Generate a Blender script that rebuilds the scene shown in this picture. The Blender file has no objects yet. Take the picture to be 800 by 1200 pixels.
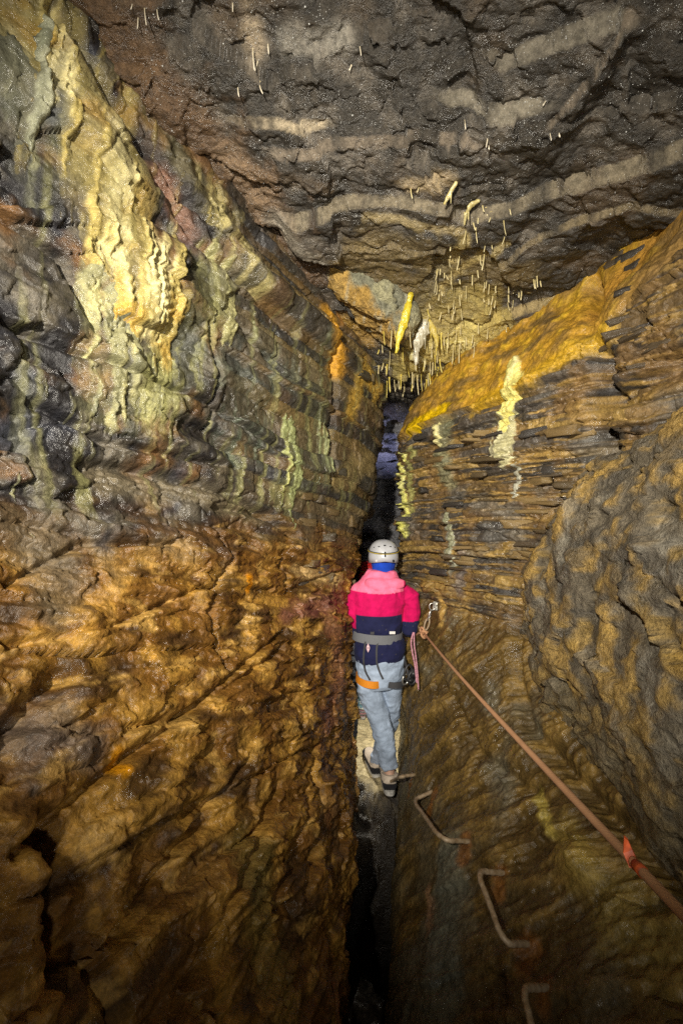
import bpy, bmesh, math, random
import numpy as np
from mathutils import Vector, Matrix
from mathutils.bvhtree import BVHTree

random.seed(7)
rng = np.random.default_rng(11)
S = bpy.context.scene
COL = S.collection

# ------------------------------------------------------------------ camera
CAM_Z = 1.7
FPX = 533.0                       # focal length in pixels of the 800x1200 photograph
cam = bpy.data.cameras.new('camera')
cam.sensor_fit = 'VERTICAL'
cam.sensor_height = 36.0
cam.lens = 36.0 * FPX / 1200.0
cam.clip_start = 0.02
cam.clip_end = 100
cam_o = bpy.data.objects.new('camera', cam)
COL.objects.link(cam_o)
cam_o.location = (0, 0, CAM_Z)
cam_o.rotation_euler = (math.radians(90), 0, 0)
S.camera = cam_o

# ------------------------------------------------------------------ world: no daylight underground
world = bpy.data.worlds.new('World')
S.world = world
world.use_nodes = True
bg = world.node_tree.nodes['Background']
bg.inputs[0].default_value = (0.55, 0.6, 0.7, 1)
bg.inputs[1].default_value = 0.008

# ------------------------------------------------------------------ lamp worn by the party behind the camera, plus two added fill lamps
def spot(name, loc, target, power, size, blend, radius, color):
    l = bpy.data.lights.new(name, 'SPOT')
    l.energy = power
    l.spot_size = math.radians(size)
    l.spot_blend = blend
    l.shadow_soft_size = radius
    l.color = color
    o = bpy.data.objects.new(name, l)
    COL.objects.link(o)
    o.location = loc
    o.rotation_euler = (Vector(target) - Vector(loc)).to_track_quat('-Z', 'Y').to_euler()
    return o
spot('headlamp_key', (-0.50, -0.60, 2.30), (0.24, 3.0, 2.0), 810, 83, 1.0, 0.035, (1.0, 0.93, 0.80))
spot('added_fill', (0.28, -0.75, 1.50), (0.25, 3.0, 2.15), 100, 96, 1.0, 0.05, (1.0, 0.95, 0.85))  # added fill to lift the roof and boulder, no known lamp there
spot('added_side_fill', (-0.05, -0.55, 2.25), (-0.60, 1.6, 2.45), 26, 95, 1.0, 0.05, (1.0, 0.95, 0.86))  # added weak fill to brighten the upper left wall

S.view_settings.view_transform = 'Standard'
S.view_settings.look = 'None'
S.view_settings.gamma = 1
S.view_settings.use_curve_mapping = False
S.view_settings.exposure = 0.0
S.render.engine = 'CYCLES'
S.cycles.use_denoising = False
S.cycles.max_bounces = 6
S.cycles.sample_clamp_indirect = 3
S.cycles.sample_clamp_direct = 12

# ------------------------------------------------------------------ numeric helpers
PERM = rng.permutation(256).astype(np.int32)
PERM = np.concatenate([PERM, PERM, PERM])
GR = rng.normal(size=(256, 3)).astype(np.float32)
GR /= np.linalg.norm(GR, axis=1, keepdims=True)
RND = rng.random((256, 4)).astype(np.float32)

def hsh(i, j, k):
    return PERM[PERM[PERM[i & 255] + (j & 255)] + (k & 255)]

def perlin(P):
    P = np.asarray(P, np.float32)
    I = np.floor(P).astype(np.int32)
    F = P - I
    U = F * F * F * (F * (F * 6 - 15) + 10)
    out = 0
    for dx in (0, 1):
        wx = U[..., 0] if dx else 1 - U[..., 0]
        for dy in (0, 1):
            wy = U[..., 1] if dy else 1 - U[..., 1]
            for dz in (0, 1):
                wz = U[..., 2] if dz else 1 - U[..., 2]
                g = GR[hsh(I[..., 0] + dx, I[..., 1] + dy, I[..., 2] + dz)]
                d = g[..., 0] * (F[..., 0] - dx) + g[..., 1] * (F[..., 1] - dy) + g[..., 2] * (F[..., 2] - dz)
                out = out + wx * wy * wz * d
    return out * 1.6

def fbm(P, octaves=5, gain=0.5, ridged=False):
    P = np.asarray(P, np.float32)
    a, s, o = 1.0, 0.0, 0.0
    for k in range(octaves):
        n = perlin(P * (2.03 ** k) + 17.3 * k)
        if ridged:
            n = 1 - 2 * np.abs(n)
        o = o + a * n
        s += a
        a *= gain
    return o / s

def facets(q0, q1, seed, tilt=1.0):
    """broken-rock relief: every Voronoi cell is its own tilted plane; returns height and distance to the crack"""
    i0 = np.floor(q0).astype(np.int32)
    i1 = np.floor(q1).astype(np.int32)
    f1 = np.full(q0.shape, 9.0, np.float32)
    f2 = f1.copy()
    h = np.zeros(q0.shape, np.float32)
    cid = np.zeros(q0.shape, np.int32)
    for a in (-1, 0, 1):
        for b in (-1, 0, 1):
            c = hsh(i0 + a, i1 + b, np.int32(seed))
            r = RND[c]
            dx = i0 + a + r[..., 0] - q0
            dy = i1 + b + r[..., 1] - q1
            d = dx * dx + dy * dy
            g = GR[c]
            hh = (r[..., 2] - 0.5) + tilt * (g[..., 0] * -dx + g[..., 1] * -dy)
            m = d < f1
            f2 = np.where(m, f1, np.minimum(f2, d))
            h = np.where(m, hh, h)
            cid = np.where(m, c, cid)
            f1 = np.where(m, d, f1)
    return h, np.sqrt(f2) - np.sqrt(f1), cid

def sstep(e0, e1, x):
    t = np.clip((x - e0) / (e1 - e0), 0, 1)
    return t * t * (3 - 2 * t)

def mixc(c, col, m):
    return c + (np.asarray(col, np.float32) - c) * m[..., None]

def blur1(A, axis, n):
    for _ in range(3):
        k = np.ones(n) / n
        pad = [(0, 0)] * A.ndim
        pad[axis] = (n // 2, n - 1 - n // 2)
        B = np.pad(A, pad, mode='edge')
        A = np.apply_along_axis(lambda v: np.convolve(v, k, 'valid'), axis, B)
    return A

class Table:
    """smooth surface through a coarse table of knots"""
    def __init__(s, ak, bk, vals, na=14, nb=14):
        s.a = np.arange(ak[0], ak[-1] + 1e-6, 0.02)
        s.b = np.arange(bk[0], bk[-1] + 1e-6, 0.02)
        V = np.array(vals, float)
        T = np.array([np.interp(s.b, bk, r) for r in V])
        T = np.array([np.interp(s.a, ak, T[:, j]) for j in range(len(s.b))]).T
        s.T = blur1(blur1(T, 0, na), 1, nb)
    def __call__(s, a, b):
        a = np.asarray(a, float)
        b = np.asarray(b, float)
        fa = np.clip((a - s.a[0]) / 0.02, 0, len(s.a) - 1.001)
        fb = np.clip((b - s.b[0]) / 0.02, 0, len(s.b) - 1.001)
        i = fa.astype(int)
        j = fb.astype(int)
        u = fa - i
        v = fb - j
        T = s.T
        return (T[i, j] * (1 - u) * (1 - v) + T[i + 1, j] * u * (1 - v) + T[i, j + 1] * (1 - u) * v + T[i + 1, j + 1] * u * v)

# left wall: x as a function of (y along the passage, z up)
ZL = [-1.6, -0.3, 0.0, 0.5, 1.15, 1.45, 1.7, 2.3, 2.9, 3.7]
XL = Table([-2.5, 0.0, 0.6, 1.25, 2.0, 2.75, 3.08, 3.30, 3.6, 4.6, 7.0], ZL, [
    [-0.30, -0.25, -0.22, -0.55, -0.95, -1.05, -1.15, -1.2, -1.15, -1.0],
    [-0.25, -0.18, -0.15, -0.52, -0.92, -1.05, -1.17, -1.2, -1.17, -1.05],
    [-0.18, -0.12, -0.09, -0.42, -0.80, -0.97, -1.10, -1.15, -1.12, -1.0],
    [-0.10, -0.03, 0.00, -0.27, -0.63, -0.80, -0.92, -0.97, -0.94, -0.85],
    [-0.04, 0.00, 0.03, -0.11, -0.31, -0.40, -0.45, -0.46, -0.42, -0.32],
    [0.01, 0.03, 0.05, 0.04, 0.03, 0.05, 0.06, 0.07, 0.05, 0.10],
    [0.02, 0.03, 0.05, 0.06, 0.07, 0.15, 0.20, 0.27, 0.27, 0.28],
    [-0.2, -0.2, -0.2, -0.20, -0.18, 0.05, 0.24, 0.30, 0.30, 0.30],
    [-0.3, -0.3, -0.3, -0.30, -0.25, -0.05, 0.20, 0.28, 0.3, 0.3],
    [-0.1, -0.1, -0.1, -0.10, -0.10, 0.00, 0.20, 0.28, 0.3, 0.3],
    [-0.1, -0.1, -0.1, -0.10, -0.10, 0.00, 0.20, 0.28, 0.3, 0.3]], 8, 10)
ZR = [-1.6, -0.3, 0.0, 0.45, 0.85, 1.2, 1.7, 2.18, 2.30, 2.50, 2.75, 3.6]
XR = Table([-2.5, 0.3, 1.1, 1.45, 1.84, 2.2, 2.6, 3.03, 3.22, 3.6, 5.0, 7.0], ZR, [
    [0.2, 0.15, 0.12, 0.50, 0.85, 1.2, 1.3, 1.3, 1.3, 1.32, 1.40, 1.7],
    [0.2, 0.15, 0.12, 0.50, 0.84, 1.2, 1.3, 1.28, 1.28, 1.3, 1.38, 1.7],
    [0.2, 0.15, 0.13, 0.50, 0.84, 1.2, 1.27, 1.22, 1.22, 1.22, 1.30, 1.7],
    [0.22, 0.17, 0.15, 0.50, 0.82, 1.1, 1.20, 1.14, 1.13, 1.12, 1.22, 1.6],
    [0.25, 0.21, 0.20, 0.47, 0.75, 0.96, 1.02, 0.99, 0.98, 1.03, 1.24, 1.55],
    [0.28, 0.26, 0.26, 0.43, 0.62, 0.77, 0.82, 0.80, 0.82, 0.96, 1.16, 1.4],
    [0.34, 0.35, 0.35, 0.41, 0.48, 0.57, 0.60, 0.60, 0.64, 0.76, 0.92, 1.1],
    [0.36, 0.38, 0.38, 0.39, 0.38, 0.38, 0.375, 0.375, 0.42, 0.52, 0.65, 0.8],
    [0.40, 0.40, 0.40, 0.42, 0.40, 0.40, 0.40, 0.40, 0.42, 0.52, 0.65, 0.8],
    [0.55, 0.55, 0.55, 0.55, 0.55, 0.55, 0.55, 0.55, 0.55, 0.6, 0.7, 0.8],
    [0.65, 0.65, 0.65, 0.65, 0.65, 0.65, 0.65, 0.65, 0.65, 0.65, 0.7, 0.8],
    [0.65, 0.65, 0.65, 0.65, 0.65, 0.65, 0.65, 0.65, 0.65, 0.65, 0.7, 0.8]], 8, 7)
# ceiling: z as a function of (x, y)
ZC = Table([-1.5, -0.8, 0.0, 0.6, 1.1, 1.9], [-2.5, 0.6, 1.35, 2.0, 2.5, 2.8, 3.1, 3.6, 7.0], [
    [3.55, 3.50, 3.35, 3.15, 3.0, 2.95, 2.9, 2.9, 2.9],
    [3.45, 3.40, 3.22, 3.05, 2.92, 2.85, 2.8, 2.8, 2.8],
    [3.30, 3.28, 3.20, 3.06, 2.92, 2.80, 2.68, 2.62, 2.6],
    [3.20, 3.15, 3.10, 2.98, 2.82, 2.68, 2.56, 2.5, 2.5],
    [3.05, 3.00, 2.92, 2.88, 2.78, 2.68, 2.60, 2.6, 2.6],
    [2.9, 2.9, 2.85, 2.85, 2.8, 2.7, 2.60, 2.6, 2.6]], 12, 12)

def ray(u, v):
    return np.array([(u - 400) / FPX, 1.0, (600 - v) / FPX])
def at(u, v, y):
    d = ray(u, v) * y
    return Vector((d[0], d[1], d[2] + CAM_Z))
TS = np.arange(0.35, 6.5, 0.004)
def hit(surf, u, v):
    d = ray(u, v)
    P = d[None] * TS[:, None] + np.array([0, 0, CAM_Z])
    if surf == 'L':
        f = P[:, 0] - XL(P[:, 1], P[:, 2])
    elif surf == 'R':
        f = XR(P[:, 1], P[:, 2]) - P[:, 0]
    else:
        f = ZC(P[:, 0], P[:, 1]) - P[:, 2]
    k = np.argmax(f < 0) if (f < 0).any() else len(TS) - 1
    return P[k]
def path(surf, pts):
    return np.array([hit(surf, u, v) for u, v in pts])
def capd(P, pts):
    """distance from points to a polyline"""
    pts = np.atleast_2d(np.asarray(pts, np.float32))
    best = np.full(P.shape[:-1], 1e9, np.float32)
    if len(pts) == 1:
        return np.linalg.norm(P - pts[0], axis=-1)
    for a, b in zip(pts[:-1], pts[1:]):
        ab = b - a
        t = np.clip(((P - a) @ ab) / max(float(ab @ ab), 1e-9), 0, 1)
        best = np.minimum(best, np.linalg.norm(P - a - t[..., None] * ab, axis=-1))
    return best
def stain(P, pts, r, W, warp=0.5):
    """soft-edged patch along a line on the rock, ragged by the noise field W"""
    d = capd(P, pts) * (1 + warp * W)
    return 1 - sstep(0.3 * r, r * 1.1, d)

# ------------------------------------------------------------------ materials
MATS = {}
def newmat(name):
    m = bpy.data.materials.new(name)
    m.use_nodes = True
    nt = m.node_tree
    return m, nt, nt.nodes['Principled BSDF']
def nd(nt, t, **kw):
    n = nt.nodes.new(t)
    for k, v in kw.items():
        setattr(n, k, v)
    return n
def rock_material(name, bump=0.5, scale=1.0, r0=0.32, r1=0.75, stretch=(1, 1, 1), var=0.55, spec=0.5):
    m, nt, b = newmat(name)
    L = nt.links
    tc = nd(nt, 'ShaderNodeTexCoord')
    mp = nd(nt, 'ShaderNodeMapping')
    mp.inputs['Scale'].default_value = stretch
    L.new(tc.outputs['Object'], mp.inputs['Vector'])
    def noise(sc, det, rough=0.6, vec=None):
        n = nd(nt, 'ShaderNodeTexNoise')
        n.inputs['Scale'].default_value = sc * scale
        n.inputs['Detail'].default_value = det
        n.inputs['Roughness'].default_value = rough
        L.new((vec or mp).outputs['Vector'], n.inputs['Vector'])
        return n
    at_ = nd(nt, 'ShaderNodeVertexColor', layer_name='Col')
    n1 = noise(38, 8, 0.7)
    n2 = noise(170, 6, 0.7)
    n3 = noise(9, 5, 0.6)
    # fine mineral grain and blotches
    r = nd(nt, 'ShaderNodeMapRange')
    r.inputs['From Min'].default_value = 0.3
    r.inputs['From Max'].default_value = 0.7
    r.inputs['To Min'].default_value = 1 - var
    r.inputs['To Max'].default_value = 1 + var
    L.new(n1.outputs['Fac'], r.inputs['Value'])
    r2 = nd(nt, 'ShaderNodeMapRange')
    r2.inputs['From Min'].default_value = 0.3
    r2.inputs['From Max'].default_value = 0.7
    r2.inputs['To Min'].default_value = 0.7
    r2.inputs['To Max'].default_value = 1.3
    L.new(n2.outputs['Fac'], r2.inputs['Value'])
    mu = nd(nt, 'ShaderNodeMath', operation='MULTIPLY')
    L.new(r.outputs[0], mu.inputs[0])
    L.new(r2.outputs[0], mu.inputs[1])
    vm = nd(nt, 'ShaderNodeVectorMath', operation='SCALE')
    L.new(at_.outputs['Color'], vm.inputs[0])
    L.new(mu.outputs[0], vm.inputs['Scale'])
    L.new(vm.outputs[0], b.inputs['Base Color'])
    rr = nd(nt, 'ShaderNodeMapRange')
    rr.inputs['From Min'].default_value = 0.35
    rr.inputs['From Max'].default_value = 0.65
    rr.inputs['To Min'].default_value = r0
    rr.inputs['To Max'].default_value = r1
    L.new(n3.outputs['Fac'], rr.inputs['Value'])
    L.new(rr.outputs[0], b.inputs['Roughness'])
    b.inputs['Specular IOR Level'].default_value = spec * 0.8
    # relief finer than the mesh
    v = nd(nt, 'ShaderNodeTexVoronoi', feature='F1')
    v.inputs['Scale'].default_value = 75 * scale
    L.new(mp.outputs['Vector'], v.inputs['Vector'])
    ad = nd(nt, 'ShaderNodeMath', operation='MULTIPLY_ADD')
    L.new(n1.outputs['Fac'], ad.inputs[0])
    ad.inputs[1].default_value = 1.3
    L.new(n2.outputs['Fac'], ad.inputs[2])
    ad2 = nd(nt, 'ShaderNodeMath', operation='MULTIPLY_ADD')
    L.new(v.outputs['Distance'], ad2.inputs[0])
    ad2.inputs[1].default_value = 0.45
    L.new(ad.outputs[0], ad2.inputs[2])
    bp = nd(nt, 'ShaderNodeBump')
    bp.inputs['Strength'].default_value = bump
    bp.inputs['Distance'].default_value = 0.02
    L.new(ad2.outputs[0], bp.inputs['Height'])
    L.new(bp.outputs[0], b.inputs['Normal'])
    MATS[name] = m
    return m
def plain_material(name, col, rough=0.6, metal=0.0, nscale=60, var=0.25, bump=0.15, dist=0.002, col2=None, spec=0.5):
    m, nt, b = newmat(name)
    L = nt.links
    tc = nd(nt, 'ShaderNodeTexCoord')
    n = nd(nt, 'ShaderNodeTexNoise')
    n.inputs['Scale'].default_value = nscale
    n.inputs['Detail'].default_value = 6
    L.new(tc.outputs['Object'], n.inputs['Vector'])
    mx = nd(nt, 'ShaderNodeMix', data_type='RGBA')
    r = nd(nt, 'ShaderNodeMapRange')
    r.inputs['From Min'].default_value = 0.35
    r.inputs['From Max'].default_value = 0.68
    L.new(n.outputs['Fac'], r.inputs['Value'])
    L.new(r.outputs[0], mx.inputs['Factor'])
    c2 = col2 or tuple(c * (1 - var) for c in col)
    mx.inputs['A'].default_value = (*col, 1)
    mx.inputs['B'].default_value = (*c2, 1)
    L.new(mx.outputs['Result'], b.inputs['Base Color'])
    b.inputs['Roughness'].default_value = rough
    b.inputs['Metallic'].default_value = metal
    b.inputs['Specular IOR Level'].default_value = spec
    bp = nd(nt, 'ShaderNodeBump')
    bp.inputs['Strength'].default_value = bump
    bp.inputs['Distance'].default_value = dist
    L.new(n.outputs['Fac'], bp.inputs['Height'])
    L.new(bp.outputs[0], b.inputs['Normal'])
    MATS[name] = m
    return m

rock_material('rock_left', 0.45, 0.9, 0.15, 0.48)
rock_material('rock_right', 0.38, 0.9, 0.15, 0.5)
rock_material('rock_ceiling', 0.6, 1.1, 0.16, 0.5)
rock_material('rock_boulder', 0.8, 0.9, 0.3, 0.7)
rock_material('flowstone', 0.45, 0.9, 0.08, 0.3, var=0.35)
rock_material('calcite', 0.15, 1.5, 0.12, 0.3, var=0.2)

# ------------------------------------------------------------------ object helpers
def tag(o, label=None, cat=None, group=None, kind=None):
    if label: o['label'] = label
    if cat: o['category'] = cat
    if group: o['group'] = group
    if kind: o['kind'] = kind
    return o
def link(name, me, mat=None, parent=None):
    o = bpy.data.objects.new(name, me)
    COL.objects.link(o)
    if mat is not None:
        me.materials.clear()
        me.materials.append(MATS[mat] if isinstance(mat, str) else mat)
    if parent is not None:
        o.parent = parent
    return o
def vivid(C, k):
    l = C @ np.array([0.3, 0.6, 0.1], np.float32)
    return np.clip(l[..., None] + (C - l[..., None]) * k, 0.004, 0.9).astype(np.float32)
def np_mesh(name, V, F, col=None, smooth=True):
    """V (n,3), F (m,4) quads"""
    me = bpy.data.meshes.new(name)
    V = np.ascontiguousarray(V.reshape(-1, 3), np.float32)
    n, m = len(V), len(F)
    me.vertices.add(n)
    me.vertices.foreach_set('co', V.ravel())
    me.loops.add(m * 4)
    me.loops.foreach_set('vertex_index', np.ascontiguousarray(F, np.int32).ravel())
    me.polygons.add(m)
    me.polygons.foreach_set('loop_start', np.arange(0, m * 4, 4, dtype=np.int32))
    me.polygons.foreach_set('use_smooth', np.full(m, smooth))
    if col is not None:
        a = me.color_attributes.new('Col', 'FLOAT_COLOR', 'POINT')
        c = np.ones((n, 4), np.float32)
        c[:, :3] = np.clip(col.reshape(-1, 3), 0.004, 0.9)
        a.data.foreach_set('color', c.ravel())
    me.update()
    me.validate()
    return me
def grid_faces(na, nb, flip=False, mask=None):
    i = np.arange(na * nb).reshape(na, nb)
    F = np.stack([i[:-1, :-1], i[1:, :-1], i[1:, 1:], i[:-1, 1:]], -1)
    if mask is not None:
        F = F[mask]
    F = F.reshape(-1, 4)
    return F[:, ::-1] if flip else F
def spaced(segs):
    out = []
    for a, b, d in segs:
        out.append(np.arange(a, b - d * 0.5, d))
    out.append([segs[-1][1]])
    return np.concatenate(out).astype(np.float32)
def surf_normals(V, flip=False):
    du = np.gradient(V, axis=0)
    dv = np.gradient(V, axis=1)
    n = np.cross(du, dv)
    n /= np.linalg.norm(n, axis=-1, keepdims=True) + 1e-12
    return -n if flip else n
def sub_sheet(name, V, N, mask, thick, ripple, col, mat, flip, label, cat, group=None, wall=None):
    """a crust grown on the wall: rises out of the rock where the mask is above zero"""
    H = 0.003 + thick * sstep(0.1, 1.0, mask) ** 1.3 - 0.012 * (1 - sstep(0.05, 0.22, mask)) + ripple * sstep(0.1, 0.8, mask)
    if wall is not None:
        col = wall + (col - wall) * sstep(0.08, 0.6, mask)[..., None]
    W = V + N * H[..., None]
    fm = (mask[:-1, :-1] > 0.04) | (mask[1:, 1:] > 0.04)
    F = grid_faces(V.shape[0], V.shape[1], flip, fm)
    used, inv = np.unique(F.ravel(), return_inverse=True)
    me = np_mesh(name, W.reshape(-1, 3)[used], inv.reshape(-1, 4), col.reshape(-1, 3)[used])
    o = link(name, me, mat)
    return tag(o, label, cat, group)

def strata(b, y, seed, tmin, tmax, amp, along):
    """bedding: layer index, step-out of every layer, distance to the joint"""
    r = np.random.default_rng(seed)
    bounds = [-2.0]
    while bounds[-1] < 4.2:
        t = tmin + (tmax - tmin) * r.random() ** 1.8
        bounds.append(bounds[-1] + t)
    bounds = np.array(bounds)
    k = np.clip(np.searchsorted(bounds, b) - 1, 0, len(bounds) - 2)
    thick = bounds[k + 1] - bounds[k]
    dist = np.minimum(b - bounds[k], bounds[k + 1] - b)
    A = (r.random(len(bounds)) - 0.5) * 2
    n = perlin(np.stack([y * 2.3, k * 7.31, k * 1.7 + seed], -1)) + 0.5 * perlin(np.stack([y * 7, k * 3.1, k * 2.7 + seed], -1))
    h = amp * A[k] + along * n
    h = h - 0.6 * amp * np.exp(-dist / 0.005)
    return k, h, dist, thick

# ================================================================== LEFT WALL
yl = spaced([(-2.4, 0.45, 0.04), (0.45, 3.16, 0.0044), (3.16, 3.5, 0.01), (3.5, 6.0, 0.05)])
zl = spaced([(-1.5, -0.2, 0.03), (-0.2, 3.28, 0.0055), (3.28, 3.7, 0.03)])
Y, Z = np.meshgrid(yl, zl, indexing='ij')
X = XL(Y, Z)
V = np.stack([X, Y, Z], -1).astype(np.float32)
N = surf_normals(V)
if N[..., 0].mean() < 0: N = -N
P0 = V.copy()
w_big = fbm(P0 * 2.1 + 5, 3)
w_mid = fbm(P0 * 6.0 + 31, 4)
Wn = fbm(P0 * 11.0 + 3, 4)
wall_s = Y * 1.17                               # distance along the wall
low = 1 - sstep(-0.17, 0.15, Z - (1.64 - 0.07 * np.clip(Y - 1.2, 0, 3)) + 0.17 * w_mid + 0.15 * w_big + 0.1 * Wn)   # brown lower rock
# lower rock: long worn ledges dipping away from the entrance, chipped along their edges
bedl = Z + 0.23 * wall_s + 0.045 * w_big + 0.012 * w_mid
qa = wall_s - 0.23 * Z + 0.06 * w_mid
kl, hl, dl, tl = strata(bedl, qa, 15, 0.04, 0.22, 0.014, 0.022)
h1, e1, _ = facets(qa / 0.34 + 0.3 * w_mid, bedl / 0.12 + 0.3 * w_mid, 3, 0.75)
h2, e2, _ = facets(qa / 0.13 + 0.6 * Wn, bedl / 0.05 + 0.5 * w_mid, 9, 0.8)
h3, e3, _ = facets(qa / 0.055 + 0.8 * Wn, bedl / 0.022 + 0.7 * Wn, 21, 0.8)
sweep = fbm(np.stack([qa * 2.0, bedl * 14 + 0.5 * w_mid, X * 1], -1), 4, 0.5, True)
sweep2 = fbm(np.stack([qa * 5, bedl * 36 + 0.5 * Wn, X * 1], -1), 3, 0.5, True)
H_low = hl + 0.022 * h1 + 0.008 * h2 + 0.003 * h3 + 0.026 * sweep + 0.010 * sweep2 + 0.06 * w_big + 0.012 * w_mid
# upper rock: blocky, with bedding towards the back
g1, k1, _ = facets(wall_s / 0.20 + 0.4 * w_mid, Z / 0.15 + 0.4 * w_big, 41, 0.8)
g2, k2, _ = facets(wall_s / 0.075 + 0.5 * Wn, Z / 0.055 + 0.3 * w_mid, 55, 0.9)
bed = Z + 0.19 * np.clip(Y - 1.2, -1, 2.0) + 0.05 * w_big + 0.012 * w_mid
ks, hs, ds, ts = strata(bed, Y, 5, 0.025, 0.11, 0.017, 0.016)
far = sstep(1.75, 2.35, Y) * (sstep(0.9, 1.25, Z))
bandm = np.exp(-((Z - 1.72 + 0.05 * (Y - 1.2)) / 0.16) ** 2)
H_up = 0.036 * g1 * (1 - 0.5 * far) + 0.012 * g2 + 0.05 * w_big + 0.016 * w_mid - 0.008 * np.exp(-k1 / 0.04) + 0.004 * fbm(P0 * 34, 3)
H_up = H_up * (1 - 0.5 * far) + hs * np.clip(far * 1.3 + 0.9 * bandm + 0.35, 0, 1.35)
H = H_low * low + (H_up + 0.012) * (1 - low)
# ledge overhang at the change of rock, dark clefts and hollows
for pts, r, dep in (
    ([(105, 545), (150, 548), (220, 562), (300, 592), (345, 628)], 0.022, 0.05),
    ([(255, 595), (300, 600), (320, 605)], 0.022, 0.05),
    ([(0, 870), (30, 830), (70, 795)], 0.028, 0.06),
    ([(45, 975), (62, 1020), (52, 1080), (70, 1150)], 0.035, 0.09),
    ([(75, 1000), (110, 1040), (100, 1110)], 0.055, 0.05),
    ([(110, 1130), (125, 1200)], 0.02, 0.04),
    ([(330, 655), (340, 692), (400, 668)], 0.012, 0.03),
    ([(212, 500), (240, 505), (275, 535)], 0.04, 0.06),
    ([(140, 860), (230, 830), (330, 760)], 0.012, 0.03),
    ([(365, 880), (372, 960), (350, 1050)], 0.02, 0.04),
    ([(250, 620), (262, 660), (240, 720), (265, 790)], 0.012, 0.02),
    ([(385, 560), (392, 470), (390, 400)], 0.02, 0.06),
    ([(0, 1010), (90, 930), (200, 850), (330, 740)], 0.010, 0.04),
    ([(120, 1130), (200, 1010), (290, 890)], 0.012, 0.04),
    ([(0, 760), (120, 740), (230, 690), (320, 690)], 0.009, 0.03),
    ([(200, 1200), (260, 1060), (330, 920)], 0.014, 0.045),
    ([(0, 690), (90, 640), (200, 640)], 0.010, 0.035),
    ([(300, 1130), (340, 1000), (375, 860)], 0.012, 0.04),
    ([(0, 380), (110, 420), (240, 470), (330, 530)], 0.012, 0.045),
    ([(0, 250), (70, 300), (110, 390)], 0.014, 0.045),
    ([(40, 470), (130, 520), (260, 545)], 0.011, 0.04),
    ([(240, 380), (255, 440), (245, 500)], 0.010, 0.04),
    ([(270, 375), (330, 440), (385, 470)], 0.009, 0.035),
    ([(180, 215), (230, 285), (300, 350), (345, 390)], 0.02, 0.05),
    ([(60, 20), (130, 120), (165, 175)], 0.03, 0.06),
):
    d = capd(P0, path('L', pts)) * (1 + 0.5 * Wn)
    H = H - dep * np.exp(-(d / r) ** 2)
for pts, r, dep in (
    ([(345, 640), (420, 655)], 0.05, 0.035),
    ([(20, 1000), (10, 1150)], 0.10, 0.06),
    ([(160, 640), (240, 650), (320, 640)], 0.06, 0.02),
    ([(330, 545), (380, 560)], 0.05, 0.03),
    ([(70, 60), (110, 190), (160, 330)], 0.13, 0.05),
    ([(220, 220), (300, 330), (385, 390)], 0.06, 0.06),
    ([(250, 440), (370, 470)], 0.07, 0.035),
):
    d = capd(P0, path('L', pts)) * (1 + 0.3 * Wn)
    H = H + dep * np.exp(-(d / r) ** 2)
V = P0 + N * H[..., None]
# colour of the rock itself
ochre = mixc(np.broadcast_to(np.array([0.14, 0.067, 0.016], np.float32), V.shape), (0.34, 0.19, 0.045), sstep(-0.15, 0.4, w_mid + 0.7 * Wn))
ochre = mixc(ochre, (0.045, 0.024, 0.010), 0.9 * sstep(-0.05, 0.35, fbm(np.stack([qa * 4, bedl * 11, X * 3], -1) + 77, 5)))
ochre = mixc(ochre, (0.46, 0.28, 0.085), 0.75 * sstep(0.15, 0.4, fbm(np.stack([qa * 7, bedl * 20, X * 3], -1) + 31, 4)))
ochre = mixc(ochre, (0.20, 0.09, 0.045), 0.7 * sstep(0.0, 0.4, fbm(P0 * 3 + 7, 3)) * sstep(0.9, 0.2, Z))
grey = mixc(np.broadcast_to(np.array([0.016, 0.015, 0.016], np.float32), V.shape), (0.085, 0.074, 0.056), sstep(-0.05, 0.45, w_mid + 0.6 * Wn))
grey = mixc(grey, (0.12, 0.066, 0.03), sstep(0.05, 0.4, fbm(P0 * 5 + 50, 5)))
grey = mixc(grey, (0.05, 0.054, 0.07), 0.7 * sstep(0.1, 0.4, fbm(P0 * 4.3 + 90, 4)))
layc = np.array([[0.05, 0.044, 0.034], [0.11, 0.082, 0.045], [0.16, 0.115, 0.05], [0.04, 0.037, 0.032], [0.12, 0.08, 0.035]], np.float32)
grey = grey + (layc[ks % 5] - grey) * (0.75 * far)[..., None]
C = grey * (1 - low[..., None]) + ochre * low[..., None]
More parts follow.
